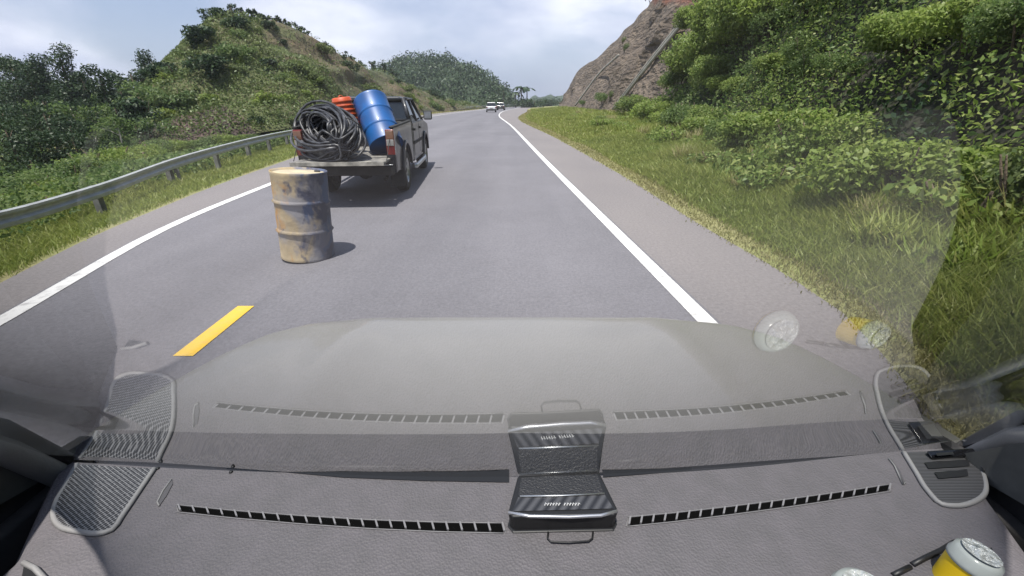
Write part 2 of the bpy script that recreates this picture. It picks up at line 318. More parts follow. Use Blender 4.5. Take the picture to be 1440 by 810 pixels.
# ---- ground: left part, right verge, bank, rock
RAILOFF = lambda y: np.interp(y, [-30, 2, 5, 19, 40, 80, 120], [1.0, 1.0, 1.15, 2.2, 2.0, 2.5, 2.0])
def zleft(off, y):
    rail = RAILOFF(y)
    z = -.30 * np.clip(off / rail, 0, 1) ** 1.3
    fade = np.interp(y, [0, 40, 90, 120], [1, 1, .5, .15])
    z = z - (np.clip(off - rail - .5, 0, 8) / 8) ** 1.2 * 1.9 * fade
    return z + .08 * vnoise(off * .8, y * .5) * np.clip(off - .5, 0, 1)
offs = [0, .3, .7, 1.1, 1.6, 2.2, 3, 4, 5.5, 7.5, 10, 14, 20, 30, 50, 90, 180, 400, 1200]
rows = []
for y in YS:
    e = float(LE(y)); rows.append([(e - o + .02, y, float(zleft(o, y)) - (.004 if o == 0 else 0)) for o in offs][::-1])
tag(MB().grid(rows).build('verge_ground', M['soil']), kind='structure')
NV = 9; NS = 26
vr, br, rk = [], [], []
for y in YS:
    e, xb, xt, h = float(RE(y)), float(XB(y)), float(XT(y)), float(HC(y)); xt = max(xt, xb + .5)
    r = []
    for k in range(NV):
        t = k / (NV - 1); o = (xb - e) * t; r.append((e + o - .02, y, -.004 + .35 * t ** 1.6 + .07 * vnoise(o + 5, y * .5) * min(1, t * 3)))
    vr.append(r); r2 = []
    for k in range(NS):
        t = k / (NS - 1); zz = r[-1][2] * (1 - t) + h * float(np.interp(t, [0, .40 + .002 * (y - 60), .47 + .002 * (y - 60), .72, .77, 1], [0, .43, .45, .74, .755, 1] if y > 28 else [0, .42, .49, .72, .77, 1]))
        rough = math.sin(PI * min(1, t * 1.02)) if t < 1 else 0
        dx = (.95 * vnoise(y * .22 + 3, t * 9) + .45 * vnoise(y * .9, t * 21, 2)) * rough
        r2.append((xb + (xt - xb) * t + dx, y, zz + .5 * rough * vnoise(y * .35, t * 12, 4) * min(1, h / 6) + (0.6 * vnoise(y * .13, 3) + .25 * vnoise(y * .5, 1)) * t * min(1, h / 6)))
    rk.append((y, r2)); br.append([(r2[-1][0] + q, y, r2[-1][2] + (q ** .8 * .25 * min(1, h / 6))) for q in (0, 3, 8, 20, 60, 200, 1200)])
tag(MB().grid(vr).build('verge_ground', M['soil']), kind='structure')
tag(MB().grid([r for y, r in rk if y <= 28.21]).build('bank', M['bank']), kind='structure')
tag(MB().grid([r for y, r in rk if y >= 28.19]).build('rock_slope', M['rock']), kind='structure')
tag(MB().grid(br).build('hilltop_ground', M['plain']), kind='structure')
tag(MB().grid([[(-2500, 3, -2.6), (2500, 3, -2.6)], [(-2500, 4000, -2.6), (2500, 4000, -2.6)]]).build('ground', M['plain']), kind='structure')
tag(MB().grid([[(-2500, 415, -.5), (2500, 415, -.5)], [(-2500, 4000, -.5), (2500, 4000, -.5)]]).build('ground', M['plain']), kind='structure')
def bank_pt(y, t):
    yy = np.array([q[0] for q in rk]); i = int(np.clip(np.searchsorted(yy, y) - 1, 0, len(yy) - 2)); u = (y - yy[i]) / (yy[i + 1] - yy[i])
    j = t * (NS - 1); k = int(min(j, NS - 2)); w = j - k
    A = lambda r: Vector(r[k]).lerp(Vector(r[k + 1]), w)
    return A(rk[i][1]).lerp(A(rk[i + 1][1]), float(np.clip(u, 0, 1)))

# ---- left hill (loft: base -> crest -> back)
hb = [(196, 212, 30), (215, 207, 30), (300, 196, 32), (410, 180, 36), (480, 172, 46), (560, 163, 68), (640, 155, 100), (680, 151, 150)]
hc = [(205, 150, 36), (262, 62, 44), (330, 20, 49), (407, 36, 53), (478, 76, 63), (545, 106, 84), (600, 131, 100), (672, 149, 150)]
nh, mh = 70, 34
B0 = catmull([AT(*p) for p in hb], nh); C0 = catmull([AT(*p) for p in hc], nh)
C0[:, 2] += np.array([.35 * vnoise(k * .5, 1.) + .2 * vnoise(k * 1.7, 2.) for k in range(nh)])
hillrows = []
for i in range(nh):
    r = []
    for k in range(mh):
        t = k / (mh - 1)
        if t < .75:
            u = t / .75; p = B0[i] * (1 - u) + C0[i] * u; p[2] = B0[i][2] * (1 - u ** 0.85) + C0[i][2] * u ** 0.85
            bmp = math.sin(PI * u) * min(1, C0[i][2] / 4)
            p[2] += bmp * (.7 * vnoise(i * .35, k * .3) + .3 * vnoise(i * 1.1, k * .9, 3)); p[0] += bmp * .5 * vnoise(i * .4, k * .5, 5)
        else:
            u = (t - .75) / .25; d = np.array([-.75, .66, 0]); p = C0[i] + d * u * 30; p[2] = C0[i][2] * (1 - u ** 1.3) - 2.6 * u ** 1.3
        r.append(p)
    hillrows.append(r)
ctr = hillrows[0]; side = [np.array([p[0] - 3, p[1] + 3, -2.6]) for p in ctr]
hillrows = [side] + hillrows
o_hill = MB().grid(hillrows, flip=True).build('hill', M['hill']); tag(o_hill, kind='structure')
o_hill.data.materials.append(M['redrock']); o_hill.data.materials.append(M['brownhill'])
for p in o_hill.data.polygons:
    i, k = divmod(p.index, mh - 1)
    if i < 5 and k < 9: p.material_index = 1
    elif p.center.y > 50 + 3 * math.sin(k * 1.3) and k < 26: p.material_index = 2

# ---- distant hills
def ridge(name, pts, depth, m, base=-2.6, n=60, rough=1.0):
    C = catmull([AT(*p) for p in pts], n); rows = []
    for i in range(n):
        c = C[i].copy(); c[2] += rough * vnoise(i * .7, 1.3)
        r = []
        for k in range(13):
            t = k / 12; s = (t - .5) * 2; z = base + (c[2] - base) * (1 - abs(s) ** 1.5) ; q = (c[0] + s * depth * .15, c[1] + s * depth, z + rough * .8 * vnoise(i * .5, k) * (1 - abs(s)))
            r.append(q)
        rows.append(r)
    o = MB().grid(rows, flip=True).build(name, m); tag(o, kind='structure'); return rows
farm = mat('far_hill_soil', (.03, .05, .02), .95, var=.3, vscale=.1)
R1 = ridge('hill', [(500, 128, 230), (545, 104, 225), (573, 92, 220), (602, 87, 215), (630, 92, 215), (655, 101, 212), (686, 116, 210), (702, 132, 205), (718, 150, 200)], 45, farm)
R2 = ridge('hill', [(700, 150, 600), (735, 142, 600), (765, 136, 600), (800, 134, 600), (850, 130, 620), (900, 140, 620)], 110, farm, rough=3)
R3 = ridge('hill', [(-700, 120, 130), (-200, 110, 140), (0, 125, 120), (100, 135, 110), (200, 135, 105), (300, 150, 110)], 30, farm, rough=1.5)
R4 = ridge('hill', [(712, 149, 300), (740, 145, 290), (775, 143, 280), (800, 146, 270)], 30, farm, rough=.6, n=20)

def veg_on(rows, n, size, i0=0, i1=None, k0=0, k1=None, lift=.3, up=.8):
    A = np.array([[tuple(p) for p in r] for r in rows], float); i1 = i1 or A.shape[0] - 1; k1 = k1 or A.shape[1] - 1
    # area weighted
    c = A[i0:i1, k0:k1]; ax = A[i0 + 1:i1 + 1, k0:k1] - c; bx_ = A[i0:i1, k0 + 1:k1 + 1] - c
    ar = np.linalg.norm(np.cross(ax, bx_), axis=-1).ravel(); ar /= ar.sum()
    w = rng.choice(len(ar), n, p=ar); I, K = np.unravel_index(w, (i1 - i0, k1 - k0)); I += i0; K += k0
    u, v = rng.uniform(size=(2, n, 1)); p = A[I, K] * (1 - u) * (1 - v) + A[I + 1, K] * u * (1 - v) + A[I, K + 1] * (1 - u) * v + A[I + 1, K + 1] * u * v
    return p

# forest on the distant hill: lumpy crowns merged as one mass
def forest(rows, ntree, cr, leaf, per, m, name='forest', label=None):
    P_ = veg_on(rows, ntree, 1); cl = [(p[0], p[1], p[2] + cr * .5, cr * random.uniform(.6, 1.2), cr * random.uniform(.6, 1.3)) for p in P_]
    Q, R = crown(cl, per, leaf, shell=.8, up=.7); o = quads_mesh(name, Q, R, m); tag(o, label, 'forest', kind='stuff'); return o
forest(R1, 900, 3.0, 1.0, 6, M['leaf_far'], label='dark forest covering the distant rounded hill')
forest(R3, 700, 2.6, .8, 6, M['leaf_c'], label='dark forest far behind the guardrail on the left')
forest(R4, 120, 1.8, .8, 8, M['leaf_far'], label='low far-off woods at the end of the road')

# ------------------------------------------------------------------ plants
def make_shrub(name, m, k, R, H, leaf, per, seed, droop=0, stems=4, stem_m=None):
    random.seed(seed); root = empty(name)
    cl = []
    for i in range(k):
        a = random.uniform(0, 2 * PI); r = R * math.sqrt(random.random()) * .8; h = random.uniform(.2, 1) ** .8 * H * (1 - .45 * (r / R) ** 2)
        cl.append((r * math.cos(a), r * math.sin(a), h * .85, R * random.uniform(.26, .5), H * random.uniform(.16, .3)))
    Q, Rn = crown(cl, per, leaf); quads_mesh('foliage', Q, Rn, m, root)
    b = MB()
    for i in range(stems):
        a = random.uniform(0, 2 * PI); x, y = R * .5 * math.cos(a), R * .5 * math.sin(a)
        b.tube([(x * .1, y * .1, -.3), (x * .5, y * .5, H * .4), (x, y, H * .85)], [.035, .025, .012], 5)
    b.build('stem', stem_m or M['bark'], root)
    return root
def make_tree(name, m, H, trunk_r, clumps, leaf, per, bark, limbs=6, lean=0, up=.6):
    root = empty(name); tp = [(0, 0, -.8), (lean * .2, 0, H * .3), (lean * .6, .1, H * .6), (lean, 0, H * .92)]
    b = MB().tube([tuple(p) for p in catmull(tp, 9)], [trunk_r * (1 - .085 * i) for i in range(9)], 8)
    cs = clumps if len(clumps) <= limbs else random.sample(clumps, limbs)
    for c in cs:
        z0 = max(H * .25, c[2] - H * .18); x0 = lean * z0 / H
        b.tube([(x0, 0, z0), ((x0 + c[0]) / 2, c[1] / 2, (z0 + c[2]) / 2 + .1), (c[0], c[1], c[2])], [trunk_r * .4, trunk_r * .25, trunk_r * .1], 5)
    b.build('trunk', bark, root)
    Q, R = crown(clumps, per, leaf, up=up, shell=.4); quads_mesh('crown', Q, R, m, root); return root
def hide_proto(o):  # put the first copy to real use instead
    pass

# --- right bank thicket
protoR = [make_shrub('shrub', M['leaf_a'], 15, 1.25, 1.7, .125, 1300, 1), make_shrub('shrub', M['leaf_b'], 13, 1.1, 1.5, .10, 1700, 2),
          make_shrub('shrub', M['leaf_vine'], 16, 1.4, 1.3, .14, 1100, 3), make_shrub('shrub', M['leaf_b'], 10, .9, 1.9, .11, 1600, 4),
          make_shrub('shrub', M['scrub'], 10, .9, 1.1, .11, 900, 5), make_shrub('shrub', M['leaf_c'], 12, 1.2, 1.6, .12, 1100, 6)]
LR = ['bright green leafy shrub in the thicket on the right bank', 'mid green fine-leaved shrub in the thicket on the right bank', 'pale green vine-draped shrub mound in the thicket on the right bank',
      'tall mid green shrub in the thicket on the right bank', 'dull olive scrubby bush in the thicket on the right bank', 'dark green shrub in the shade of the right bank thicket']
for o, l in zip(protoR, LR): tag(o, l, 'shrub', 'shrubs of the thicket on the right bank')
usedR = [False] * 6
def place(protos, used, i, loc, rz, sc, label=None):
    if not used[i]:
        used[i] = True; o = protos[i]; o.location = loc; o.rotation_euler = (0, 0, rz); o.scale = (sc, sc, sc)
        if label: o['label'] = label
        return o
    return copy_thing(protos[i], loc, rz, sc, label or protos[i]['label'])
random.seed(11)
rr = random.Random(5)
def vis(p, marg=140):
    d = p - Vector((0, 0, CH)); f = d.y * CP - d.z * SP
    if f < .5: return None
    return (720 + FPX * d.x / f, 405 - FPX * (d.y * SP + d.z * CP) / f)
cnt = 0
y = 3.0
while y < 41:
    stp = 1.0 + y * .035
    t = 0.01
    while t < 1.0:
        tmax = np.interp(y, [3, 23, 26, 29, 33, 40], [1, 1, .75, .45, .12, .03])
        if t < tmax:
            p = bank_pt(y + rr.uniform(-.4, .4), t); v = vis(p + Vector((0, 0, 1)))
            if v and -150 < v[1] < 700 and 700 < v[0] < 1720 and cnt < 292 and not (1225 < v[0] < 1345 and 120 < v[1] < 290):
                far = y > 24
                w = [.28, .14, .42, .12, .04, 0] if not far else [.22, .2, .12, .16, .3, 0]
                if t < .22: w = [.28, .20, .34, .10, .08, 0]
                i = rr.choices(range(6), w)[0]; sc = rr.choice([.7, .85, 1.0, 1.2, 1.4]) * np.interp(y, [5, 20, 50], [.72, 1.0, 1.35]) * (0.62 if t < .12 else 1)
                place(protoR, usedR, i, p - Vector((0.35 * rr.random() + .1, 0, .22 - .25 * rr.random())), rr.uniform(0, 6.28), float(sc)); cnt += 1
        t += (.86 + y * .034) / 16 * rr.uniform(.8, 1.3)
    y += stp
print('bank shrubs', cnt)
# undergrowth of the bank
bankrows = [r for yy_, r in rk if 1 <= yy_ <= 50]
P_ = veg_on(bankrows, 80000, 1, k1=25); P_[:, 2] += rng.uniform(0, .5, len(P_)); P_[:, 0] -= rng.uniform(0, .5, len(P_))
P_ = P_[(P_[:, 1] < 25 + rng.uniform(-2, 8, len(P_)) * (P_[:, 2] < 2.5))]
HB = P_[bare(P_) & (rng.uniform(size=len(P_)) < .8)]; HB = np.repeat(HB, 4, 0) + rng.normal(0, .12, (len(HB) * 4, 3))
tag(quads_mesh('undergrowth', leaf_quads(HB, .10, up=.1), rng.uniform(0, 1, len(HB)), M['leaf_c']), 'leaves coloured dark to paint the shade of the hollow in the right bank', 'undergrowth', kind='stuff')  # deep shade of the hollow is put into the leaf colour
P_ = P_[~bare(P_)]
tag(quads_mesh('undergrowth', leaf_quads(P_, .06 + .005 * P_[:, 1], up=.5), rng.uniform(0, 1, len(P_)), M['leaf_b']), 'leafy undergrowth between the shrubs of the right bank', 'undergrowth', kind='stuff')

br2 = [r for yy_, r in rk if 1 <= yy_ <= 15]
P_ = veg_on(br2, 60000, 1, k1=24); P_[:, 2] += rng.uniform(0, .45, len(P_)); P_[:, 0] -= rng.uniform(0, .5, len(P_))
P_ = P_[~bare(P_)]
tag(quads_mesh('undergrowth', leaf_quads(P_, .075, up=.6), rng.uniform(0, 1, len(P_)), M['leaf_a']), 'dense creeping vines matting the nearest part of the right bank', 'undergrowth', kind='stuff')
# tall trees standing in the thicket
def clumps_round(n, R, z0, z1, r, cx_=0, cy_=0):
    out_ = []
    for i in range(n):
        a = random.uniform(0, 6.28); q = R * random.random() ** .5; z = random.uniform(z0, z1)
        out_.append((cx_ + q * math.cos(a), cy_ + q * math.sin(a), z, r * random.uniform(.7, 1.25), r * random.uniform(.5, .9)))
    return out_
random.seed(21)
t_big = make_tree('tree', M['leaf_vine'], 4.2, .10, clumps_round(16, 1.5, 1.6, 4.5, .62), .13, 900, M['bark'])
tag(t_big, 'broad leafy tree hung with bright vines at the upper right of the bank', 'tree'); p = bank_pt(8.5, .28); t_big.location = p
t_b2 = make_tree('tree', M['leaf_a'], 4.6, .10, clumps_round(14, 1.3, 2.0, 4.8, .6), .13, 900, M['bark'])
tag(t_b2, 'leafy tree with rounded crown rising over dark gap in the right bank', 'tree'); t_b2.location = bank_pt(12, .34)
t_b3 = make_tree('tree', M['leaf_vine'], 3.6, .08, clumps_round(13, 1.3, .9, 3.6, .6), .11, 1100, M['bark'])
tag(t_b3, 'nearest leafy tree at the right edge of the picture', 'tree'); t_b3.location = bank_pt(5.6, .16)

# --- small plants on the rock slope
random.seed(4)
for (yy_, tt, sc, lb) in [(62, .06, 1.2, 'bushy yellowish clump growing at the foot of the rock slope'), (58, .10, .9, 'small green bush beside the drain channel on the rock slope'), (66, .52, 1.0, 'dry brownish bush high on the rock slope'),
                      (72, .60, .8, 'sparse bush on a ledge of the rock slope'), (85, .05, .8, 'low bush at the far foot of the rock slope')]:
    place(protoR, usedR, 4 if tt > .08 else 1, bank_pt(yy_, tt), 1.0, sc, lb)['group'] = 'bushes on the rock slope'
top = make_tree('tree', M['leaf_c'], 3.4, .09, clumps_round(6, 1.1, 2.3, 3.6, .55), .3, 90, M['bark']); tag(top, 'small dark tree on the skyline of the rock slope', 'tree'); top.location = bank_pt(78, 1.0) - Vector((0, 0, 1.9))
# drain channels down the rock
def channel(pts, w, label):
    c = [bank_pt(a, b) + Vector((-.25, 0, .25)) for a, b in pts]
    C = catmull(c, 24); b1 = MB()
    rt = empty('drain_channel'); tag(rt, label, 'drain')
    for s in (-1, 1): MB().tube([(q[0], q[1] + s * w, q[2]) for q in C], .14, 6).build('kerb', M['concrete'], rt)
    b1.grid([[(q[0] + .08, q[1] - w, q[2] - .08), (q[0] + .08, q[1] + w, q[2] - .08)] for q in C]).build('channel_bed', M['steel_dark'], rt)
channel([(50, .02), (43, .22), (36.5, .44)], .42, 'pale concrete drain channel running straight down the rock slope')
channel([(95, .03), (86, .35), (70, .50)], .18, 'thin dark drain line slanting across the rock slope')

# --- right verge shrubs / tufts
def veg_tuft(name, m, n, R, H, seed, wide=.02):
    r_ = np.random.default_rng(seed); b = r_.uniform(-1, 1, (n, 2)); b = b[(b ** 2).sum(1) < 1] * R * .5; n = len(b)
    hd = r_.uniform(0, 6.28, n); ln = r_.uniform(.5, 1, n) * H; bend = r_.uniform(.1, .6, n) * H
    dx, dy = np.cos(hd), np.sin(hd); w = wide * r_.uniform(.6, 1.3, n)
    base = np.c_[b, np.full(n, -.05)]; mid = base + np.c_[dx * bend * .3, dy * bend * .3, ln * .6]; tip = base + np.c_[dx * bend, dy * bend, ln]
    sd = np.c_[-dy, dx, np.zeros(n)] * w[:, None]
    q1 = np.stack([base - sd * .6, base + sd * .6, mid + sd, mid - sd], 1); q2 = np.stack([mid - sd, mid + sd, tip + sd * .1, tip - sd * .1], 1)
    rt = empty(name); quads_mesh('foliage', np.concatenate([q1, q2]), np.tile(r_.uniform(0, 1, n), 2), m, rt); return rt
tf = [veg_tuft('grass_tuft', M['grass'], 260, .8, .75, 1), veg_tuft('grass_tuft', M['drygrass'], 260, .7, .9, 2, .015), veg_tuft('grass_tuft', M['leaf_vine'], 200, .9, .6, 3, .03)]
for o, l in zip(tf, ['green grass tuft on the right verge below the bank', 'dry straw-coloured grass tuft on the right verge', 'broad-bladed light green tuft on the right verge']): tag(o, l, 'grass tuft', 'tall grass tufts on the right verge')
ut = [False] * 3
for k in range(150):
    y = 3.5 + 60 * rr.random() ** 1.7; e, xb = float(RE(y)), float(XB(y)); x = e + (xb - e) * rr.uniform(.45, 1.05)
    tt = (x - e) / (xb - e); place(tf, ut, rr.choice([0, 0, 0, 2, 2, 2, 1]), (x, y, .3 * tt ** 1.6 - .02), rr.uniform(0, 6), rr.uniform(.45, .95) * (.55 + .5 * tt))
low = make_shrub('low_bush', M['leaf_a'], 9, .7, .6, .10, 900, 31); tag(low, 'low light green bush on the grassy right verge', 'bush', 'low bushes on the right verge')
first = True
for k in range(34):
    y = 4 + 34 * rr.random(); e, xb = float(RE(y)), float(XB(y)); tt = rr.uniform(.5, 1.0); loc = (e + (xb - e) * tt, y, .2 * tt)
    if first: low.location = loc; first = False
    else: copy_thing(low, loc, rr.uniform(0, 6), rr.uniform(.6, 1.2))

# --- grass stuff
def blades(x, y, z, H, w, lean=1.15):
    n = len(x); hd = rng.uniform(0, 6.28, n); dx, dy = np.cos(hd), np.sin(hd); ln = H * rng.uniform(.5, 1.2, n); bd = ln * rng.uniform(.1, lean, n)
    base = np.c_[x, y, z - .01]; tip = base + np.c_[dx * bd, dy * bd, ln]; a2 = rng.uniform(0, 6.28, n)
    mid = base + np.c_[dx * bd * .35, dy * bd * .35, ln * .6]; sd = np.c_[np.cos(a2), np.sin(a2), np.zeros(n)] * (w * rng.uniform(.6, 1.4, n))[:, None]
    return np.stack([base - sd, mid + sd * .8, tip, mid - sd * .8][0:4], 1)
def grass_strip(n, side, y0, y1, m, name, label, h0, h1, pw=1.5, tmin=0., tmax=1.):
    y = y0 + (y1 - y0) * rng.uniform(size=n) ** pw
    t = rng.uniform(tmin, tmax, n)
    if side > 0:
        e, xb = RE(y), XB(y); x = e + (xb - e) * t; z = -.004 + .35 * t ** 1.6 + .07 * vnoise((x - e) + 5, y * .5) * np.minimum(1, t * 3)
    else:
        e = LE(y); wd = RAILOFF(y) + 3.5; o = wd * t; x = e - o; z = zleft(o, y)
    pt = .5 + .5 * vnoise(x * 1.3, y * .8, 3)
    H = (h0 + (h1 - h0) * t) * (.6 + .7 * pt); w = .003 + .0009 * y
    x = x + rng.normal(0, .05, n)
    tag(quads_mesh(name, blades(x, y, z, H, w), np.clip(rng.uniform(0, 1, n) * .75 + .25 * pt, 0, 1), m), label, 'grass', kind='stuff')
grass_strip(150000, 1, 1.2, 18, M['grass'], 'grass', 'green grass on the near right verge', .09, .42, 1.3, .12, 1.)
grass_strip(45000, 1, 18, 130, M['grass'], 'grass', 'green grass on the far right verge', .1, .45, 1.6, .08, 1.)
grass_strip(90000, 1, 1.2, 110, M['drygrass'], 'grass', 'dry olive grass along the right edge of the road', .06, .20, 2.4, .0, .5)
grass_strip(130000, -1, 2.5, 32, M['grass'], 'grass', 'green grass on the left verge under the guardrail', .10, .36, 1.5, .02, 1.)
grass_strip(24000, -1, 32, 130, M['drygrass'], 'grass', 'dry grass on the far left verge', .12, .5, 1.2, .1, 1.)

# --- left hill vegetation
hr = hillrows[1:]
A = veg_on(hr, 150000, 1, k0=0, k1=28); n0 = len(A)
A[:, 2] += rng.uniform(-.05, .55, n0)
d = A[:, 1]
rock_part = (A[:, 0] < -24.6) & (A[:, 1] < 33) & (rng.uniform(size=n0) < .8)
brown = (A[:, 1] > 50 + 4 * vnoise(A[:, 0] * .3, A[:, 2] * .5)) & (rng.uniform(size=n0) < .90)
A = A[~(rock_part | brown)]
Q = leaf_quads(A, .22, up=.5); tag(quads_mesh('undergrowth', Q, rng.uniform(0, 1, len(A)), M['scrub']), 'olive green scrub covering the steep hill on the left', 'scrub', kind='stuff')
protoL = [make_shrub('shrub', M['scrub'], 12, 1.5, 1.6, .24, 330, 41), make_shrub('shrub', M['leaf_b'], 13, 1.4, 1.8, .26, 300, 42), make_shrub('shrub', M['leaf_c'], 12, 1.5, 1.8, .28, 260, 43), make_shrub('shrub', M['leaf_d'], 12, 1.2, 1.3, .22, 360, 44)]
for o, l in zip(protoL, ['olive scrubby bush on the steep hill left of the road', 'green bush on the steep hill left of the road', 'dark green bush near the crest of the hill left of the road', 'pale yellowish bush low on the hill left of the road']): tag(o, l, 'bush', 'bushes on the hill left of the road')
ul = [False] * 4
HA = np.array([[tuple(p) for p in r] for r in hr], float)
for k in range(420):
    i = rr.uniform(0, 60) ** 1.0; j = rr.uniform(1, 27); i = i if i < 42 or rr.random() < .2 else i * .6
    ii, jj = int(i), int(j); p = Vector(HA[ii, jj]).lerp(Vector(HA[min(ii + 1, nh - 1), jj]), i - ii)
    if ii < 5 and jj < 8 and rr.random() < .85: continue
    hgt = jj / 25.
    if p.y > 50 and jj < 26 and rr.random() < .9: continue
    w = [.4, .2, .12, .28] if hgt < .5 else [.4, .25, .32, .03]
    place(protoL, ul, rr.choices(range(4), w)[0], p - Vector((0, 0, .35)), rr.uniform(0, 6), rr.choice([.35, .45, .6, .8, 1.05]))
# crest trees
random.seed(33)
def skyline_tree(px, py_top, Y, H, kind, label, group=None):
    p = AT(px, py_top, Y); base = Vector((p.x, p.y, p.z - H))
    if kind == 'round': t = make_tree('tree', M['leaf_c'], H, .12, clumps_round(9, H * .26, H * .5, H * .97, H * .12), .22, 380, M['bark'])
    if kind == 'column': t = make_tree('tree', M['leaf_c'], H, .22, [(random.uniform(-.35, .35), random.uniform(-.4, .4), H * (.12 + .86 * q / 11), H * random.uniform(.085, .11), H * .075) for q in range(12)], .20, 600, M['bark'], limbs=3)
    if kind == 'open': t = make_tree('tree', M['leaf_c'], H, .14, clumps_round(9, H * .22, H * .55, H * .98, H * .10), .22, 420, M['bark'], limbs=7)
    if kind == 'full': t = make_tree('tree', M['leaf_b'], H, .2, clumps_round(18, H * .24, H * .35, H * .95, H * .12), .24, 260, M['bark'])
    tag(t, label, 'tree', group); t.location = base; t.rotation_euler = (0, 0, random.uniform(0, 6)); return t
skyline_tree(322, 4, 49, 2.6, 'round', 'small round-topped tree on the very peak of the left hill')
skyline_tree(296, 24, 48, 2.3, 'round', 'small dark tree just left of the peak of the hill')
skyline_tree(372, 20, 51, 2.2, 'open', 'thin open tree on the crest right of the hill peak')
skyline_tree(409, 30, 54, 2.2, 'round', 'arching leafy tree on the right shoulder of the hill crest')
skyline_tree(440, 52, 58, 2.0, 'open', 'thin tree where the hill crest starts to fall')
for i, (px, py, Y, H) in enumerate([(275, 46, 46, 1.6), (285, 36, 47, 1.5), (310, 20, 48, 1.4), (338, 16, 50, 1.5), (352, 17, 50, 1.7), (362, 22, 51, 1.3), (388, 26, 52, 1.6), (398, 31, 53, 1.3), (422, 42, 55, 1.6), (432, 48, 57, 1.4), (455, 62, 59, 1.5), (468, 69, 61, 1.6), (482, 76, 63, 1.7), (494, 83, 66, 1.6)]):
    skyline_tree(px, py - 4, Y, H * 1.15, 'open', 'scraggly sapling in the fringe along the crest of the left hill', 'saplings along the hill crest')
for i, (px, py) in enumerate([(508, 84), (522, 86), (538, 90), (552, 94)]):
    skyline_tree(px, py, 80 + i * 5, 3.6, 'open', 'spindly young tree in the row on the low saddle of the hill', 'spindly trees on the saddle')
# forest trees at the left, each its own
T_ = [(12, 72, 46, 9, 'open', 'open-crowned tall tree at the far left of the skyline'), (30, 74, 44, 9, 'round', 'round-crowned tree second from the left on the skyline'),
      (52, 84, 44, 8, 'column', 'vine-covered column tree left of the tallest tree'), (79, 70, 42, 9, 'column', 'tallest vine-covered column tree on the left skyline'), (66, 84, 50, 8, 'open', 'thin tree behind the tallest column tree'),
      (100, 92, 44, 7.5, 'open', 'open tree right of the tallest column tree'), (114, 107, 40, 6.2, 'column', 'short dark column tree beside the darkest one'), (137, 99, 38, 6.6, 'column', 'darkest smooth column tree of the left forest'),
      (180, 82, 44, 7.5, 'open', 'sparse tall tree right of the gap in the forest'), (198, 78, 45, 8, 'column', 'dense column tree near the foot of the hill'), (226, 78, 47, 8, 'round', 'rounded tree against the flank of the hill'), (246, 72, 49, 8, 'round', 'dark rounded tree closest to the hill flank'),
      (212, 96, 38, 6.5, 'full', 'lit green tree with layered crown before the hill'), (190, 108, 36, 6, 'full', 'bright green tree left of the layered one'), (158, 122, 40, 5.5, 'full', 'low green tree in the gap of the skyline')]
for a in T_: skyline_tree(a[0], a[1] + (-2 if a[4] == 'column' else 12), *a[2:])
random.seed(35)
lowp = [make_tree('tree', M['leaf_c'], 4.2, .13, clumps_round(14, 1.6, .8, 4.1, .7), .19, 330, M['bark']), make_tree('tree', M['leaf_c'], 3.6, .12, clumps_round(13, 1.6, .5, 3.6, .7), .19, 330, M['bark']), make_tree('tree', M['leaf_b'], 3.4, .10, clumps_round(12, 1.5, .5, 3.4, .7), .24, 200, M['palebark'])]
for o in lowp[:2]: tag(o, 'dark bushy tree in the body of the forest behind the guardrail', 'tree', 'forest trees behind the guardrail')
tag(lowp[2], 'mid green bushy tree in the body of the forest behind the guardrail', 'tree', 'forest trees behind the guardrail')
ulp = [False] * 3; n_ = 0
for row, (Y, py0, jit) in enumerate([(44, 140, 10), (39, 150, 10), (34, 155, 12), (29, 175, 12), (24, 197, 10), (19, 225, 10)]):
    px = -70
    while px < (262 - row * 4):
        q = AT(px, py0 + rr.uniform(-jit, jit), Y + rr.uniform(-2, 2)); H = 4.0
        sc = rr.uniform(.8, 1.15) * (1 - row * .07)
        hasbush = not (row >= 4 and px > 130)
        if hasbush: place(lowp, ulp, rr.choices([0, 1, 2], [.45, .35, .2 + .06 * row])[0], (q.x, q.y, q.z - 3.5 * sc), rr.uniform(0, 6), sc); n_ += 1
        px += rr.uniform(20, 32) * (1 + row * .12)
print('forest trees', n_)
# bushes just behind the guardrail
bl = [make_shrub('shrub', M['leaf_d'], 14, 1.3, 1.4, .10, 1700, 51), make_shrub('shrub', M['leaf_b'], 13, 1.2, 1.2, .09, 1800, 52)]
tag(bl[0], 'yellow green bush behind the guardrail on the left', 'bush', 'bushes behind the guardrail'); tag(bl[1], 'mid green bush behind the guardrail on the left', 'bush', 'bushes behind the guardrail')
ub = [False] * 2
for k, (px, py, Y, s, i) in enumerate([(150, 215, 16, 1.0, 0), (120, 222, 15, .8, 0), (185, 210, 19, .9, 0), (95, 232, 14, .9, 1), (60, 250, 12, .8, 1), (215, 202, 23, .9, 1), (240, 200, 27, .9, 0), (20, 262, 10, .8, 1), (-20, 280, 8, .8, 1), (160, 232, 13, .6, 1), (260, 198, 26, .8, 0), (290, 196, 26, .8, 1), (330, 190, 27, .8, 0), (350, 192, 27, .6, 1), (205, 222, 16, .55, 0), (40, 275, 8, .5, 0), (80, 258, 10, .55, 0)]):
    q = AT(px, py, Y); place(bl, ub, i, (q.x, q.y, q.z - 1.0 * s), rr.uniform(0, 6), s)
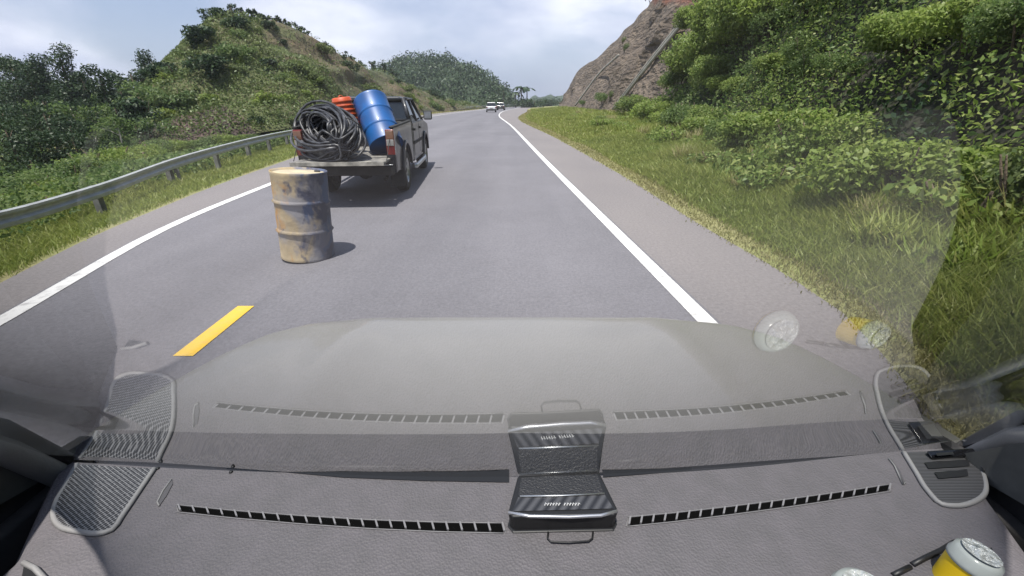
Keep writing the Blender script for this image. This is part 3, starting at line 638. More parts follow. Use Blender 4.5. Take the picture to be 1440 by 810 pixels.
# dead fallen branch / undergrowth of the valley
xs = rng.uniform(0, 1, 120000); yy = 3 + 40 * rng.uniform(size=120000) ** 1.3; o_ = RAILOFF(yy) + .3 + 16 * xs ** 1.2
P_ = np.c_[LE(yy) - o_, yy, zleft(o_, yy) + rng.uniform(0, .6, 120000)]
tag(quads_mesh('undergrowth', leaf_quads(P_, .045 + .0055 * P_[:, 1], up=.6), rng.uniform(0, 1, 120000), M['leaf_b']), 'green undergrowth sloping away behind the guardrail', 'undergrowth', kind='stuff')

# --- far palms and thin tree
def palm(px, py, Y, H, n, label):
    p = AT(px, py, Y); rt = empty('palm_tree', (p.x, p.y, p.z - H)); tag(rt, label, 'palm tree', 'palms at the end of the road')
    MB().tube([(0, 0, -2), (.1, 0, H * .5), (0, 0, H)], [.3, .24, .2], 6).build('trunk', M['bark'], rt); Q = []
    for k in range(n):
        a = 6.28 * k / n + random.uniform(-.2, .2); dr = random.uniform(.2, .9); pts = [np.array([math.cos(a) * 3.4 * u, math.sin(a) * 3.4 * u, H + 1.1 * math.sin(u * 2.2) - dr * 2.6 * u * u]) for u in np.linspace(0, 1, 6)]
        s = np.array([-math.sin(a), math.cos(a), 0]) * .5
        for u in range(5): Q.append([pts[u] - s, pts[u] + s, pts[u + 1] + s * .8, pts[u + 1] - s * .8])
    quads_mesh('crown', np.array(Q), rng.uniform(0, 1, len(Q)), M['leaf_c'], rt)
for a in [(733, 125, 170, 7, 11, 'tallest palm in the cluster at the bend'), (741, 127, 175, 7, 10, 'palm just right of the tallest in the cluster at the bend'), (725, 132, 170, 5.5, 10, 'short palm at the left of the cluster at the bend')]: palm(*a)
t = make_tree('tree', M['leaf_c'], 10, .16, [(0, 0, 9.7, .9, .6), (.5, 0, 8.3, .8, .4), (-.6, 0, 7.4, .7, .4)], .5, 60, M['bark'], limbs=3); tag(t, 'thin lone tree with sparse tufts beside the far hill', 'tree'); q = AT(708, 124, 170); t.location = (q.x, q.y, q.z - 10)
bf = make_tree('tree', M['leaf_far'], 4, .2, clumps_round(12, 3.4, .8, 3.6, 1.3), .6, 40, M['bark']); tag(bf, 'low spreading tree under the palms at the bend', 'tree'); q = AT(735, 140, 168); bf.location = (q.x, q.y, q.z - 3.5)
bf2 = copy_thing(bf, AT(752, 146, 172) - Vector((0, 0, 3)), 1, 1.1, 'low spreading tree right of the palms at the bend')
for k, px in enumerate((760, 768, 776)):
    q = AT(px, 137 + k % 2, 230); copy_thing(bf, (q.x, q.y, q.z - 4.6), k, 1.0, 'small far tree between the palms and the rock slope', 'far trees by the rock slope')

# ------------------------------------------------------------------ guard rails
def rail(path, label, post_step, zt=.70, zoff=0, reverse=False):
    """path: list of (x,y,ztop)"""
    rt = empty('guard_rail', (path[0][0], path[0][1], path[0][2] - zt)); org = Vector(rt.location)
    C = catmull(path, 90); prof = [(0, 0), (-.04, -.015), (-.04, -.05), (0, -.085), (0, -.115), (-.04, -.15), (-.04, -.20), (0, -.22)]
    rows = []
    for i in range(len(C)):
        d = Vector(C[min(i + 1, 89)]) - Vector(C[max(i - 1, 0)]); d.z = 0; d.normalize(); nrm = Vector((d.y, -d.x, 0))
        rows.append([Vector(C[i]) - nrm * a + Vector((0, 0, b)) - org for a, b in prof])
    back = [[p for p in r] for r in rows]
    o = MB().grid(rows, smooth=False).build('rail_beam', M['steel'], rt); sd = o.modifiers.new('s', 'SOLIDIFY'); sd.thickness = .012
    L_ = np.r_[0, np.cumsum(np.linalg.norm(np.diff(C, axis=0), axis=1))]; s = post_step * .5
    while s < L_[-1]:
        i = int(np.searchsorted(L_, s)); p = Vector(C[min(i, 89)]) - org
        MB().box(p.x - .14, p.x - .035, p.y - .05, p.y + .05, p.z - 1.3, p.z - .03).build('post', M['steel_dark'], rt); s += post_step
    tag(rt, label, 'guardrail')
rp = []
for y in [1.0, 3, 4.7, 7, 10, 14, 19, 26]:
    # height solved so that the rail's top edge follows the photographed line
    x = float(LE(y)) - float(RAILOFF(y)); z = .42
    ys_ = {4.7: .35}
    px = 720 + FPX * x / (y * CP + (CH - z) * SP)
    tgt = np.interp(px, [0, 130, 250, 330, 410, 520], [307, 258, 220, 199, 182, 168])
    d_ = ray(float(np.clip(px, -50, 520)), float(tgt)); z = CH + d_.z * y / d_.y
    rp.append((x, y, float(np.clip(z, .25, .62)) if y > 2.9 else .36))
print(rp)
rail(rp, 'long galvanised guardrail curving along the left verge', 2.6, zt=.7)
rail([AT(655, 150.2, 112) , AT(680, 148.5, 150), AT(720, 147, 190), AT(760, 146.6, 230), AT(795, 146.6, 250)], 'far guardrail on the outside of the bend', 6, zt=.7)
# marker stub
st = empty('marker_post', G(254, 256, -.15)); tag(st, 'short dark marker stub in the grass before the guardrail', 'marker post')
MB().box(-.03, .03, -.02, .02, -.1, .28).build('post', M['steel_dark'], st, bevel=.004); MB().box(-.06, .06, -.03, -.021, .20, .30).build('plate', M['steel_dark'], st, bevel=.003)

# ------------------------------------------------------------------ pickup truck
PT = mat('truck_paint', (.012, .013, .018), .32, col2=(.032, .033, .036), vscale=2.2, detail=8, lo=.5, hi=.8, coat=.5, rvar=.25)
BK = mat('black_rubber', (.018, .018, .018), .75, var=.2, vscale=10)
DKM = mat('chassis_black', (.02, .019, .018), .8, var=.4, vscale=6)
CHR = mat('alloy', (.45, .46, .47), .35, metal=.85, var=.15, vscale=12)
def glassmat(name, tint, rough=.03):
    m = mat(name, tint, rough, spec=.8); return m
TGL = glassmat('tinted_glass', (.012, .015, .018))
RED = mat('tail_lamp_red', (.16, .014, .012), .2, coat=.6); WHT = mat('lamp_clear', (.30, .29, .27), .3, coat=.3); AMB = mat('lamp_amber', (.20, .10, .06), .2, coat=.6)
BEDM = mat('bed_liner', (.13, .125, .12), .7, col2=(.32, .30, .26), vscale=7, detail=8, lo=.45, hi=.7, bump=.3, bscale=20)
def arch(yc, r, n=12, z0=.42):
    a0 = math.asin(min(1, max(-1, (z0 - .36) / r)))
    return [(yc + r * math.cos(t), .36 + r * math.sin(t)) for t in np.linspace(PI - a0, a0, n)]
def make_wheel(parent, x, y, r=.36, w=.24):
    s = 1 if x > 0 else -1; wd = empty('wheel', (x, y, r)); wd.parent = parent
    prof = [(r * .62, -w / 2), (r * .9, -w / 2), (r * .985, -w * .38), (r, -w * .3), (r, w * .3), (r * .985, w * .38), (r * .9, w / 2), (r * .62, w / 2)]
    MB().lathe(prof, 36, axis='x', cap=False).build('tyre', BK, wd, auto=40)
    rim = MB().lathe([(.001, s * w * .28), (r * .16, s * w * .30), (r * .2, s * w * .18), (r * .52, s * w * .24), (r * .58, s * w * .42), (r * .625, s * w * .46), (r * .625, -s * w * .45)], 36, axis='x', cap=False)
    for k in range(6):
        t = 2 * PI * k / 6; mt = Matrix.Rotation(t, 4, 'X'); rim.box(*sorted((s * w * .2, s * w * .36)), -r * .07, r * .07, r * .12, r * .58, mt)
    rim.build('rim', CHR, wd, auto=35)
    for z_ in (0,): MB().lathe([(.001, s * (w * .36)), (r * .14, s * (w * .36)), (r * .16, s * w * .25)], 16, axis='x', cap=False).build('hub', DKM, wd)
    return wd

def make_pickup():
    T = empty('pickup_truck'); WB = 3.02; hw = .83
    # bed (y: -1.05 .. .95)
    for s in (-1, 1):
        lowr = [(-1.05, .50), (-.50, .50)] if True else []
        prof = [(-1.05, .48)] + [(-.47, .44)] + arch(0, .47)[1:-1] + [(.47, .44), (.93, .44), (.93, 1.17), (-1.05, 1.14)]
        o = MB().prism(prof, s * (hw - .05), s * hw).build('bed_side', PT, T, bevel=.012)
        MB().prism([(-1.06, 1.135), (.94, 1.165), (.94, 1.195), (-1.06, 1.165)], s * (hw - .07), s * (hw + .012)).build('bed_rail', BK, T, bevel=.008)
        fl = MB(); a = arch(0, .47, 16); b = arch(0, .53, 16)
        fl.prism(a + b[::-1], s * hw, s * (hw + .045)).build('fender_flare', PT, T, bevel=.012)
        fl = MB(); a = arch(WB, .46, 16); b = arch(WB, .52, 16); fl.prism(a + b[::-1], s * hw, s * (hw + .045)).build('fender_flare', PT, T, bevel=.012)
        MB().box(*sorted((s * .45, s * .70)), -.45, .45, .72, .95).build('wheel_housing', BEDM, T, bevel=.03)
        # tail lamp cluster
        tl = MB().box(*sorted((s * (hw - .14), s * (hw + .004))), -1.075, -1.0, .74, 1.12).build('tail_lamp', RED, T, bevel=.012)
        MB().box(*sorted((s * (hw - .13), s * (hw - .005))), -1.082, -1.07, .98, 1.10).build('indicator_lens', AMB, tl, bevel=.004)
        MB().box(*sorted((s * (hw - .13), s * (hw - .005))), -1.082, -1.07, .88, .97).build('reverse_lens', WHT, tl, bevel=.004)
        MB().box(*sorted((s * (hw - .16), s * (hw))), -1.05, -.95, .46, .745).build('corner_panel', PT, T, bevel=.015)
        MB().box(*sorted((s * .60, s * .86)), -.55, -.53, .16, .50).build('mud_flap', BK, T, bevel=.004)
        # running board
        MB().tube([(s * .87, .62, .36), (s * .90, .72, .34), (s * .90, 2.25, .34), (s * .87, 2.38, .36)], .045, 10).build('running_board', CHR, T)
    MB().box(-hw + .05, hw - .05, -1.04, .93, .66, .70).build('bed_floor', BEDM, T)
    MB().box(-hw + .05, hw - .05, .88, .93, .70, 1.16).build('bed_front_wall', PT, T, bevel=.01)
    # open tailgate
    tg = MB().box(-.74, .74, -1.60, -1.07, .655, .695).build('tailgate', BEDM, T, bevel=.012)
    MB().box(-.74, .74, -1.612, -1.598, .645, .70).build('edge_trim', mat('worn_edge', (.30, .28, .24), .7, var=.4, vscale=9), tg)
    for s in (-1, 1): MB().tube([(s * .76, -1.02, 1.02), (s * .75, -1.42, .70)], .007, 6).build('tailgate_cable', DKM, T)
    # bumper + chassis
    bp = MB().box(-.80, .80, -1.22, -1.06, .44, .60).build('rear_bumper', DKM, T, bevel=.03)
    MB().box(.52, .80, -1.235, -1.20, .60, .615).build('step_pad', CHR, bp, bevel=.003)
    ch = MB(); 
    for s in (-1, 1): ch.box(*sorted((s * .42, s * .52)), -1.05, 3.6, .42, .56)
    for yy_ in (-.8, .5, 1.6, 2.6): ch.box(-.45, .45, yy_ - .05, yy_ + .05, .42, .54)
    ch.tube([(-.75, 0, .36), (.75, 0, .36)], .055, 8); ch.lathe([(.02, -.14), (.15, -.07), (.15, .07), (.02, .14)], 12, Matrix.Translation((0, 0, .36)) @ Matrix.Rotation(PI / 2, 4, 'X'))
    ch.box(-.7, .7, 1.0, 3.2, .40, .62); ch.box(-.72, .72, 3.1, 3.5, .4, .7)
    ch.build('chassis', DKM, T)
    MB().tube([(.45, .8, .33), (.5, -.3, .33), (.62, -1.1, .36)], .03, 8).build('exhaust_pipe', DKM, T)
    # cab lower body with wheel arch and bonnet
    cabp = [(1.0, .40), (2.50, .40)] + arch(WB, .46)[0:] + [(3.86, .40), (3.92, .62), (3.90, .92), (3.80, 1.02), (2.86, 1.14), (1.0, 1.14)]
    cb = MB()
    n = len(cabp)
    for s in (-1, 1):
        cb.prism(cabp, s * (hw - .07), s * hw)
    cb.box(-hw + .07, hw - .07, 1.0, 1.06, .42, 1.14); cb.box(-hw + .07, hw - .07, 3.80, 3.88, .42, .98)
    cb.prism([(2.80, 1.10), (3.80, .98), (3.86, .96), (3.86, .92), (2.8, 1.04)], -hw + .07, hw - .07)
    cb.box(-hw + .07, hw - .07, 1.06, 2.8, .42, .5)
    cb.build('cab_body', PT, T, bevel=.015)
    # greenhouse: pillars / roof / glass
    zb, zr = 1.12, 1.575
    xb_, xr_ = hw - .03, hw - .17
    rear0, rear1, fr0, fr1 = 1.02, 1.17, 2.98, 2.35
    def xs_at(z): return xb_ + (xr_ - xb_) * (z - zb) / (zr - zb)
    rf = MB(); R_ = [(-1, -1), (1, -1)]
    rf.raw([(-xr_, rear1, zr - .03), (xr_, rear1, zr - .03), (xr_, fr1, zr - .03), (-xr_, fr1, zr - .03), (-xr_ + .09, rear1 + .06, zr + .045), (xr_ - .09, rear1 + .06, zr + .045), (xr_ - .09, fr1 - .1, zr + .045), (-xr_ + .09, fr1 - .1, zr + .045)],
           [(0, 3, 2, 1), (4, 5, 6, 7), (0, 1, 5, 4), (1, 2, 6, 5), (2, 3, 7, 6), (3, 0, 4, 7)])
    rf.build('roof', PT, T, bevel=.03)
    pil = MB(); r_ = .032
    for s in (-1, 1):
        def pt(y, z): return (s * xs_at(z), y, z)
        pil.tube([pt(rear0, zb), pt(rear1, zr)], .05, 6); pil.tube([pt(fr0, zb), pt(fr1, zr)], .035, 6); pil.tube([pt(1.98, zb), pt(1.92, zr)], .032, 6)
        pil.tube([pt(rear1, zr), pt(fr1, zr)], .03, 6)
        pil.tube([pt(rear0, zb), pt(fr0, zb)], .022, 6)
    pil.tube([(-xb_, rear0, zb + .05), (xb_, rear0, zb + .05)], .045, 6); pil.tube([(-xr_, rear1, zr - .02), (xr_, rear1, zr - .02)], .045, 6)
    pil.build('cab_pillar_frame', PT, T)
    def pane(name, q, m=TGL, parent=T): return MB().raw(q, [(0, 1, 2, 3)]).build(name, m, parent)
    pane('rear_window', [(-xb_ + .05, rear0 + .01, zb + .05), (xb_ - .05, rear0 + .01, zb + .05), (xr_ - .03, rear1, zr - .04), (-xr_ + .03, rear1, zr - .04)])
    pane('front_windscreen', [(-xb_ + .03, fr0, zb), (xb_ - .03, fr0, zb), (xr_ - .02, fr1, zr), (-xr_ + .02, fr1, zr)])
    for s in (-1, 1):
        for (a0, a1, b0, b1, nm) in [(1.06, 1.96, 1.19, 1.90, 'rear'), (2.0, 2.94, 1.94, 2.36, 'front')]:
            w = pane('side_window', [(s * xs_at(zb), a0, zb + .01), (s * xs_at(zb), a1, zb + .01), (s * xs_at(zr), b1, zr - .03), (s * xs_at(zr), b0, zr - .03)])
        for (a0, a1) in ((1.12, 1.96), (2.0, 2.92)):
            dr = MB().box(*sorted((s * hw, s * (hw + .008))), a0, min(a1, 2.62) if a0 > 1.5 else a1, .50, 1.12).build('door', PT, T, bevel=.006)
            MB().box(*sorted((s * (hw + .008), s * (hw + .035))), a0 + .06, a0 + .22, .98, 1.02).build('handle', BK, dr, bevel=.006)
        MB().box(*sorted((s * (hw + .008), s * (hw + .02))), 1.05, 2.55, .72, .78).build('side_moulding', BK, T, bevel=.005)
        mr = MB().box(*sorted((s * (hw + .06), s * (hw + .27))), 2.62, 2.72, 1.14, 1.34).build('side_mirror', BK, T, bevel=.03)
        MB().box(*sorted((s * (hw + .08), s * (hw + .25))), 2.612, 2.619, 1.165, 1.315).build('mirror_glass', CHR, mr)
        MB().tube([(s * (hw - .03), 2.68, 1.18), (s * (hw + .09), 2.68, 1.2)], .02, 6).build('mirror_arm', BK, mr)
        for (wx, wy) in ((s * .72, 0), (s * .72, WB)): make_wheel(T, wx, wy)
    # faded stripe on the rear quarter
    return T
truck = make_pickup()
tag(truck, 'dark double-cab pickup with its tailgate down carrying drums and coiled hose', 'pickup truck')
rw0 = G(576, 267); hd = math.radians(4.2)
truck.rotation_euler = (0, 0, hd)
Rm = Matrix.Rotation(hd, 4, 'Z'); truck.location = rw0 - Rm @ Vector((.83 * .91, 0, 0)); truck.location.z = .005
truck.scale = (.91, 1, 1); TM = Matrix.Translation(truck.location) @ Rm
bpy.context.view_layer.update()

# ------------------------------------------------------------------ drums
def drumprof(r, h, rib=.012):
    p = [(r * .90, .025), (r * .965, .018), (r * .99, 0), (r * 1.005, .006), (r * .985, .028)]
    for c in (h / 3, 2 * h / 3): 
        p += [(r * .98, c - .03), (r * .985, c - .018), (r + rib, c), (r * .985, c + .018), (r * .98, c + .03)]
    p += [(r * .985, h - .03), (r * 1.005, h - .006), (r * .99, h), (r * .965, h - .016), (r * .90, h - .022)]
    return p
def dmat(name, base, patches, rough=.5):
    m = mat(name, base, rough, col2=tuple(x * .8 for x in base), vscale=5, detail=8, bump=.12, bscale=9)
    t = m.node_tree; b = t.nodes['Principled BSDF']; c = nd(t, 'ShaderNodeTexCoord')
    for k, (col, sc, lo, hi, mode) in enumerate(patches):
        src = b.inputs['Base Color'].links[0].from_socket
        mpn = nd(t, 'ShaderNodeMapping'); mpn.inputs['Location'].default_value = (k * 3.3 + 1, k * 1.9, k * 5.1); mpn.inputs['Scale'].default_value = (1, 1, .8); t.links.new(c.outputs['Object'], mpn.inputs['Vector'])
        n = nd(t, 'ShaderNodeTexNoise'); n.inputs['Scale'].default_value = sc; n.inputs['Detail'].default_value = 8; n.inputs['Distortion'].default_value = .4; t.links.new(mpn.outputs[0], n.inputs['Vector'])
        val = n.outputs['Fac']
        if mode:   # bias across the drum: the stains sit on one side
            sx = nd(t, 'ShaderNodeSeparateXYZ'); t.links.new(c.outputs['Object'], sx.inputs[0])
            a = nd(t, 'ShaderNodeMath', operation='MULTIPLY_ADD'); a.inputs[1].default_value = mode; t.links.new(sx.outputs['X'], a.inputs[0]); t.links.new(val, a.inputs[2]); val = a.outputs[0]
        r = nd(t, 'ShaderNodeMapRange'); r.inputs['From Min'].default_value = lo; r.inputs['From Max'].default_value = hi; t.links.new(val, r.inputs['Value'])
        x = nd(t, 'ShaderNodeMix', data_type='RGBA'); t.links.new(r.outputs[0], x.inputs['Factor']); t.links.new(src, x.inputs['A']); x.inputs['B'].default_value = (*col, 1); t.links.new(x.outputs['Result'], b.inputs['Base Color'])
    return m
b0 = G(419, 372)
dr = empty('oil_drum', (b0.x, b0.y + .25, .012), rot=(math.radians(-.5), math.radians(4.0), .3)); tag(dr, 'dirty beige steel drum with blue and black stains standing alone on the road', 'drum')
dm = dmat('stained_drum', (.42, .33, .20), [((.12, .125, .165), 3.6, .48, .60, .9), ((.24, .23, .24), 3, .46, .60, 0), ((.05, .055, .09), 6, .50, .60, .45), ((.06, .09, .17), 6, .62, .72, .5), ((.40, .22, .07), 5, .60, .72, -.5)], .7)
me_ = MB().lathe(drumprof(.262, .88), 56, cap=False)
dv = []
for (x, y_, z) in me_.v:   # dents
    a = math.atan2(y_, x); k = 1 - .035 * math.exp(-((a + 1.2) / .35) ** 2 - ((z - .6) / .12) ** 2) - .03 * math.exp(-((a + 2.0) / .3) ** 2 - ((z - .2) / .1) ** 2) - .03 * math.exp(-((a + .5) / .3) ** 2 - ((z - .85) / .05) ** 2); dv.append((x * k, y_ * k, z))
me_.v = dv
me_.build('drum_shell', dm, dr)
dl = MB().lathe([(.001, .862), (.235, .860), (.238, .858)], 40, cap=False).build('drum_lid', mat('drum_lid', (.55, .47, .30), .6, col2=(.35, .30, .22), vscale=6, detail=8), dr)
MB().lathe([(.001, .018), (.238, .022)], 40, cap=False).build('drum_base', dm, dr)
MB().lathe([(.03, .86), (.03, .872), (.001, .872)], 14, Matrix.Translation((.16, .08, 0)), cap=False).build('bung_cap', DKM, dl)

def tp(px, py, y_local):
    """point on the photographed ray where the truck's own forward coordinate is y_local"""
    inv = TM.inverted(); o = inv @ Vector((0, 0, CH)); d = inv.to_3x3() @ ray(px, py); k = (y_local - o.y) / d.y; return TM @ (o + d * k)
# blue drum tilted in the bed
blue = mat('blue_drum_paint', (.008, .10, .33), .45, col2=(.015, .07, .22), vscale=4, detail=8, coat=.05)
pb = tp(544, 205, -.62); ptp = tp(520, 140, -.12)
ax = (ptp - pb).normalized(); q = ax.to_track_quat('Z', 'Y')
bd = empty('blue_drum', pb, rot=q.to_euler()); tag(bd, 'bright blue ribbed drum leaning in the bed of the dark pickup', 'drum')
MB().lathe(drumprof(.285, .88), 48, cap=False).build('drum_shell', blue, bd)
dl = MB().lathe([(.001, .858), (.26, .858)], 40, cap=False).build('drum_lid', blue, bd); MB().lathe([(.001, .022), (.26, .022)], 40, cap=False).build('drum_base', blue, bd)
MB().lathe([(.03, .858), (.03, .872), (.001, .872)], 14, Matrix.Translation((.16, .08, 0)), cap=False).build('bung_cap', DKM, dl)
# orange tub
om = mat('orange_plastic', (.50, .075, .02), .45, var=.15, vscale=8)
po = tp(490, 178, -.2); pq = tp(480, 139, -.2)
ob = empty('orange_tub', po, rot=(pq - po).normalized().to_track_quat('Z', 'Y').to_euler()); tag(ob, 'orange ribbed plastic tub between the hose coil and the blue drum', 'tub')
prof = [(.19, 0), (.205, .005)]
for k in range(6): prof += [(.20 - .009 * k, .03 + .07 * k), (.216 - .009 * k, .045 + .07 * k), (.203 - .009 * k, .06 + .07 * k)]
prof += [(.155, .445), (.135, .46), (.001, .462)]
MB().lathe(prof, 36, cap=False).build('tub_shell', om, ob)
MB().tube([(.12 * math.cos(t), 0, .458 + .035 * math.sin(t)) for t in np.linspace(0, PI, 12)], .008, 6).build('carry_handle', om, ob)

# coil of black hose
hm = mat('black_hose', (.030, .030, .034), .42, col2=(.11, .11, .12), vscale=9, detail=5, lo=.5, hi=.75)
cc_ = tp(464, 191, -1.0)
hc_ = empty('hose_coil', cc_); tag(hc_, 'large tangled coil of black hose hanging over the lowered tailgate', 'hose coil')
random.seed(9)
nrm = Vector((-.48, -.52, .70)).normalized(); ex = Vector((.80, -.12, -.62)); ex = (ex - nrm * ex.dot(nrm)).normalized(); ey = nrm.cross(ex)
hose = []; turns = 64; 
for k in range(turns):
    off = Vector((random.gauss(0, .03), random.gauss(0, .03), random.gauss(0, .03))); tl = (random.gauss(0, .16), random.gauss(0, .16))
    q_ = random.random() ** 1.5; ra, rb = .68 - .34 * q_ + random.uniform(-.04, .04), .40 - .25 * q_ + random.uniform(-.04, .04); d0 = (random.random() - .5) * .40; pinch = random.uniform(-.15, .15)
    for j in range(28):
        t = 2 * PI * (j / 28)
        r1 = ra * (1 + .04 * math.sin(3 * t + k)); 
        p = ex * math.cos(t) * r1 + ey * math.sin(t) * rb * (1 + pinch * math.cos(t)) + nrm * (d0 * (.25 + 1.1 * abs(math.sin(t / 2))) + tl[0] * .5 * math.sin(t) + tl[1] * .5 * math.cos(t)) + off
        p.z = max(p.z, .712 - cc_.z + .0 + random.uniform(0, .01)) if (cc_ + p).y > 6.9 else p.z
        hose.append(p)
H_ = catmull(hose[::2], len(hose))
MB().tube([tuple(p) for p in H_], .019, 7).build('hose', hm, hc_)
wr = MB()
for t0 in (.8, 2.6, 4.6):
    c = ex * math.cos(t0) * .6 + ey * math.sin(t0) * .37; rad = (ex * math.cos(t0) + ey * math.sin(t0)).normalized()
    wr.tube([c + rad * .13 * math.cos(u) + nrm * .17 * math.sin(u) for u in np.linspace(0, 2 * PI, 18, endpoint=False)], .008, 5, closed=True)
wr.build('tie_cord', BK, hc_)

# ------------------------------------------------------------------ far cars
def far_car(px, py, w, paint, name, label, hd_, suv=True):
    p = G(px, py); T = empty(name, (p.x, p.y, .005), hd_); tag(T, label, 'car'); s = w / 1.8
    bt = 1.62 if suv else 1.75
    MB().prism([(0, .35), (.05, .28), (4.2, .28), (4.3, .5), (4.2, .85), (3.2, 1.0), (0, 1.0), (-.05, .7)], -.9 * s, .9 * s).build('body', paint, T, bevel=.08)
    v = []
    for (x, y_, z) in ((.84, .05, .98), (.66, .30, bt - .06), (.66, 2.3, bt - .06), (.84, 3.1, .98)): v += [(-x * s, y_, z), (x * s, y_, z)]
    MB().raw(v, [(0, 1, 3, 2), (2, 3, 5, 4), (4, 5, 7, 6), (1, 7, 5, 3), (0, 2, 4, 6), (0, 6, 7, 1)]).build('cabin', TGL, T, bevel=.03)
    MB().prism([(.28, bt - .07), (.34, bt), (2.2, bt), (2.35, bt - .07)], -.68 * s, .68 * s).build('roof', paint, T, bevel=.02)
    for q in (-1, 1):
        MB().box(*sorted((q * .66 * s, q * .88 * s)), -.065, .02, .68, .92).build('tail_lamp', RED, T, bevel=.02)
        for yy_ in (.75, 3.4): 
            wd = MB().lathe([(.001, -.1), (.2, -.11), (.33, -.11), (.34, 0), (.33, .11), (.2, .11), (.001, .1)], 20, Matrix.Translation((q * .8 * s, yy_, .34)), axis='x', cap=False).build('wheel', BK, T)
    MB().box(-.85 * s, .85 * s, -.1, .1, .28, .52).build('bumper', DKM, T, bevel=.03)
    MB().box(-.26, .26, -.075, -.055, .62, .74).build('number_plate', WHT, T)
    return T
white = mat('white_car_paint', (.7, .71, .73), .3, coat=.5); dark = mat('dark_car_paint', (.03, .035, .04), .3, coat=.5)
far_car(691, 158, 1.8, white, 'car', 'small white hatchback far ahead on the road', math.radians(3))
far_car(703.5, 155, 1.8, dark, 'car', 'dark utility car just ahead of the white one', math.radians(-3))

# ------------------------------------------------------------------ the car we sit in
DZ = 1.0   # dashboard height
V = empty('car', (0, .5, DZ)); tag(V, 'grey dashboard, bonnet and windscreen of the car the picture is taken from', 'car')
Vi = Matrix.Translation((0, -.5, -DZ))
def vb(mb, name, m, parent=V, **k):
    mb.v = [tuple(Vi @ Vector(p)) for p in mb.v]; o = mb.build(name, m, None, **k); o.parent = parent; return o
DASH = mat('dash_vinyl', (.104, .097, .104), .60, col2=(.092, .087, .092), vscale=30, detail=3, bump=.10, bscale=420, spec=.3)
def dcolor(m, sc, st):
    t = m.node_tree; b = t.nodes['Principled BSDF']; c = nd(t, 'ShaderNodeTexCoord'); v = nd(t, 'ShaderNodeTexVoronoi'); v.inputs['Scale'].default_value = sc; t.links.new(c.outputs['Object'], v.inputs['Vector'])
    old = b.inputs['Normal'].links[0].from_node; bp = nd(t, 'ShaderNodeBump'); bp.inputs['Strength'].default_value = st; bp.inputs['Distance'].default_value = .002; t.links.new(v.outputs['Distance'], bp.inputs['Height']); t.links.new(old.outputs[0], bp.inputs['Normal']); t.links.new(bp.outputs[0], b.inputs['Normal'])
dcolor(DASH, 340, .5)
TRIM = mat('trim_plastic', (.19, .187, .185), .6, var=.06, vscale=20, bump=.15, bscale=300)
DTR = mat('vent_plastic', (.17, .165, .17), .5); VENT_SHADE = mat('vent_shade_black', (.004, .004, .004), 1, spec=0)  # vent openings are a flat near-black sheet, their inner shade painted in
BLK = mat('black_plastic', (.012, .012, .013), .45, spec=.4)
PBLK = mat('piano_black', (.006, .006, .007), .12, spec=.6)
DARKC = mat('dark_cabin_cloth', (.018, .017, .017), .9, var=.2, vscale=60)
def D(px, py, dz=0): return G(px, py, DZ + dz)
jl = np.array([(-.78, .500), (-.68, .497), (-.53, .4865), (-.35, .478), (0, .470), (.2, .475), (.35, .487), (.6, .518), (.70, .527), (.80, .53)])
YB = mono(np.c_[jl[:, 0], jl[:, 1]])
def xl(y): return float(np.interp(y, [.05, .34, .42, .47, .52], [-.60, -.585, -.635, -.665, -.675]))
def xr(y): return float(np.interp(y, [.05, .34, .45, .50, .54], [.66, .615, .66, .675, .68]))
def dash_z(x, y):
    z = DZ
    z -= .10 * max(0, (.26 - y) / .26) ** 2
    return z
rows = []; ND = 60
for i in range(ND + 1):
    u = i / ND; r = []
    for k in range(61):
        w = k / 60
        x0 = -.69 + 1.38 * w; yb = float(YB(x0)) - .004; y = yb + (.02 - yb) * u; a, b = xl(y), xr(y)
        x = a + (b - a) * w
        r.append((x, y, dash_z(x, y)))
    rows.append(r)
# rolled ends and front lip
rows2 = []
for r in rows:
    l = [(r[0][0] - .012, r[0][1], r[0][2] - .012), (r[0][0] - .016, r[0][1], r[0][2] - .05), (r[0][0] - .02, r[0][1], r[0][2] - .35)][::-1]
    q = [(r[-1][0] + .012, r[-1][1], r[-1][2] - .012), (r[-1][0] + .016, r[-1][1], r[-1][2] - .05), (r[-1][0] + .02, r[-1][1], r[-1][2] - .35)]
    rows2.append(l + r + q)
rows2.append([(p[0], p[1] - .012, p[2] - .03) for p in rows2[-1]]); rows2.append([(p[0], p[1] + .02, p[2] - .35) for p in rows2[-2]])
dash = vb(MB().grid(rows2, flip=True), 'dashboard', DASH)
for nm, a, b in (('left', (250, 711), (706, 738)), ('right', (885, 735), (1250, 684))): pass
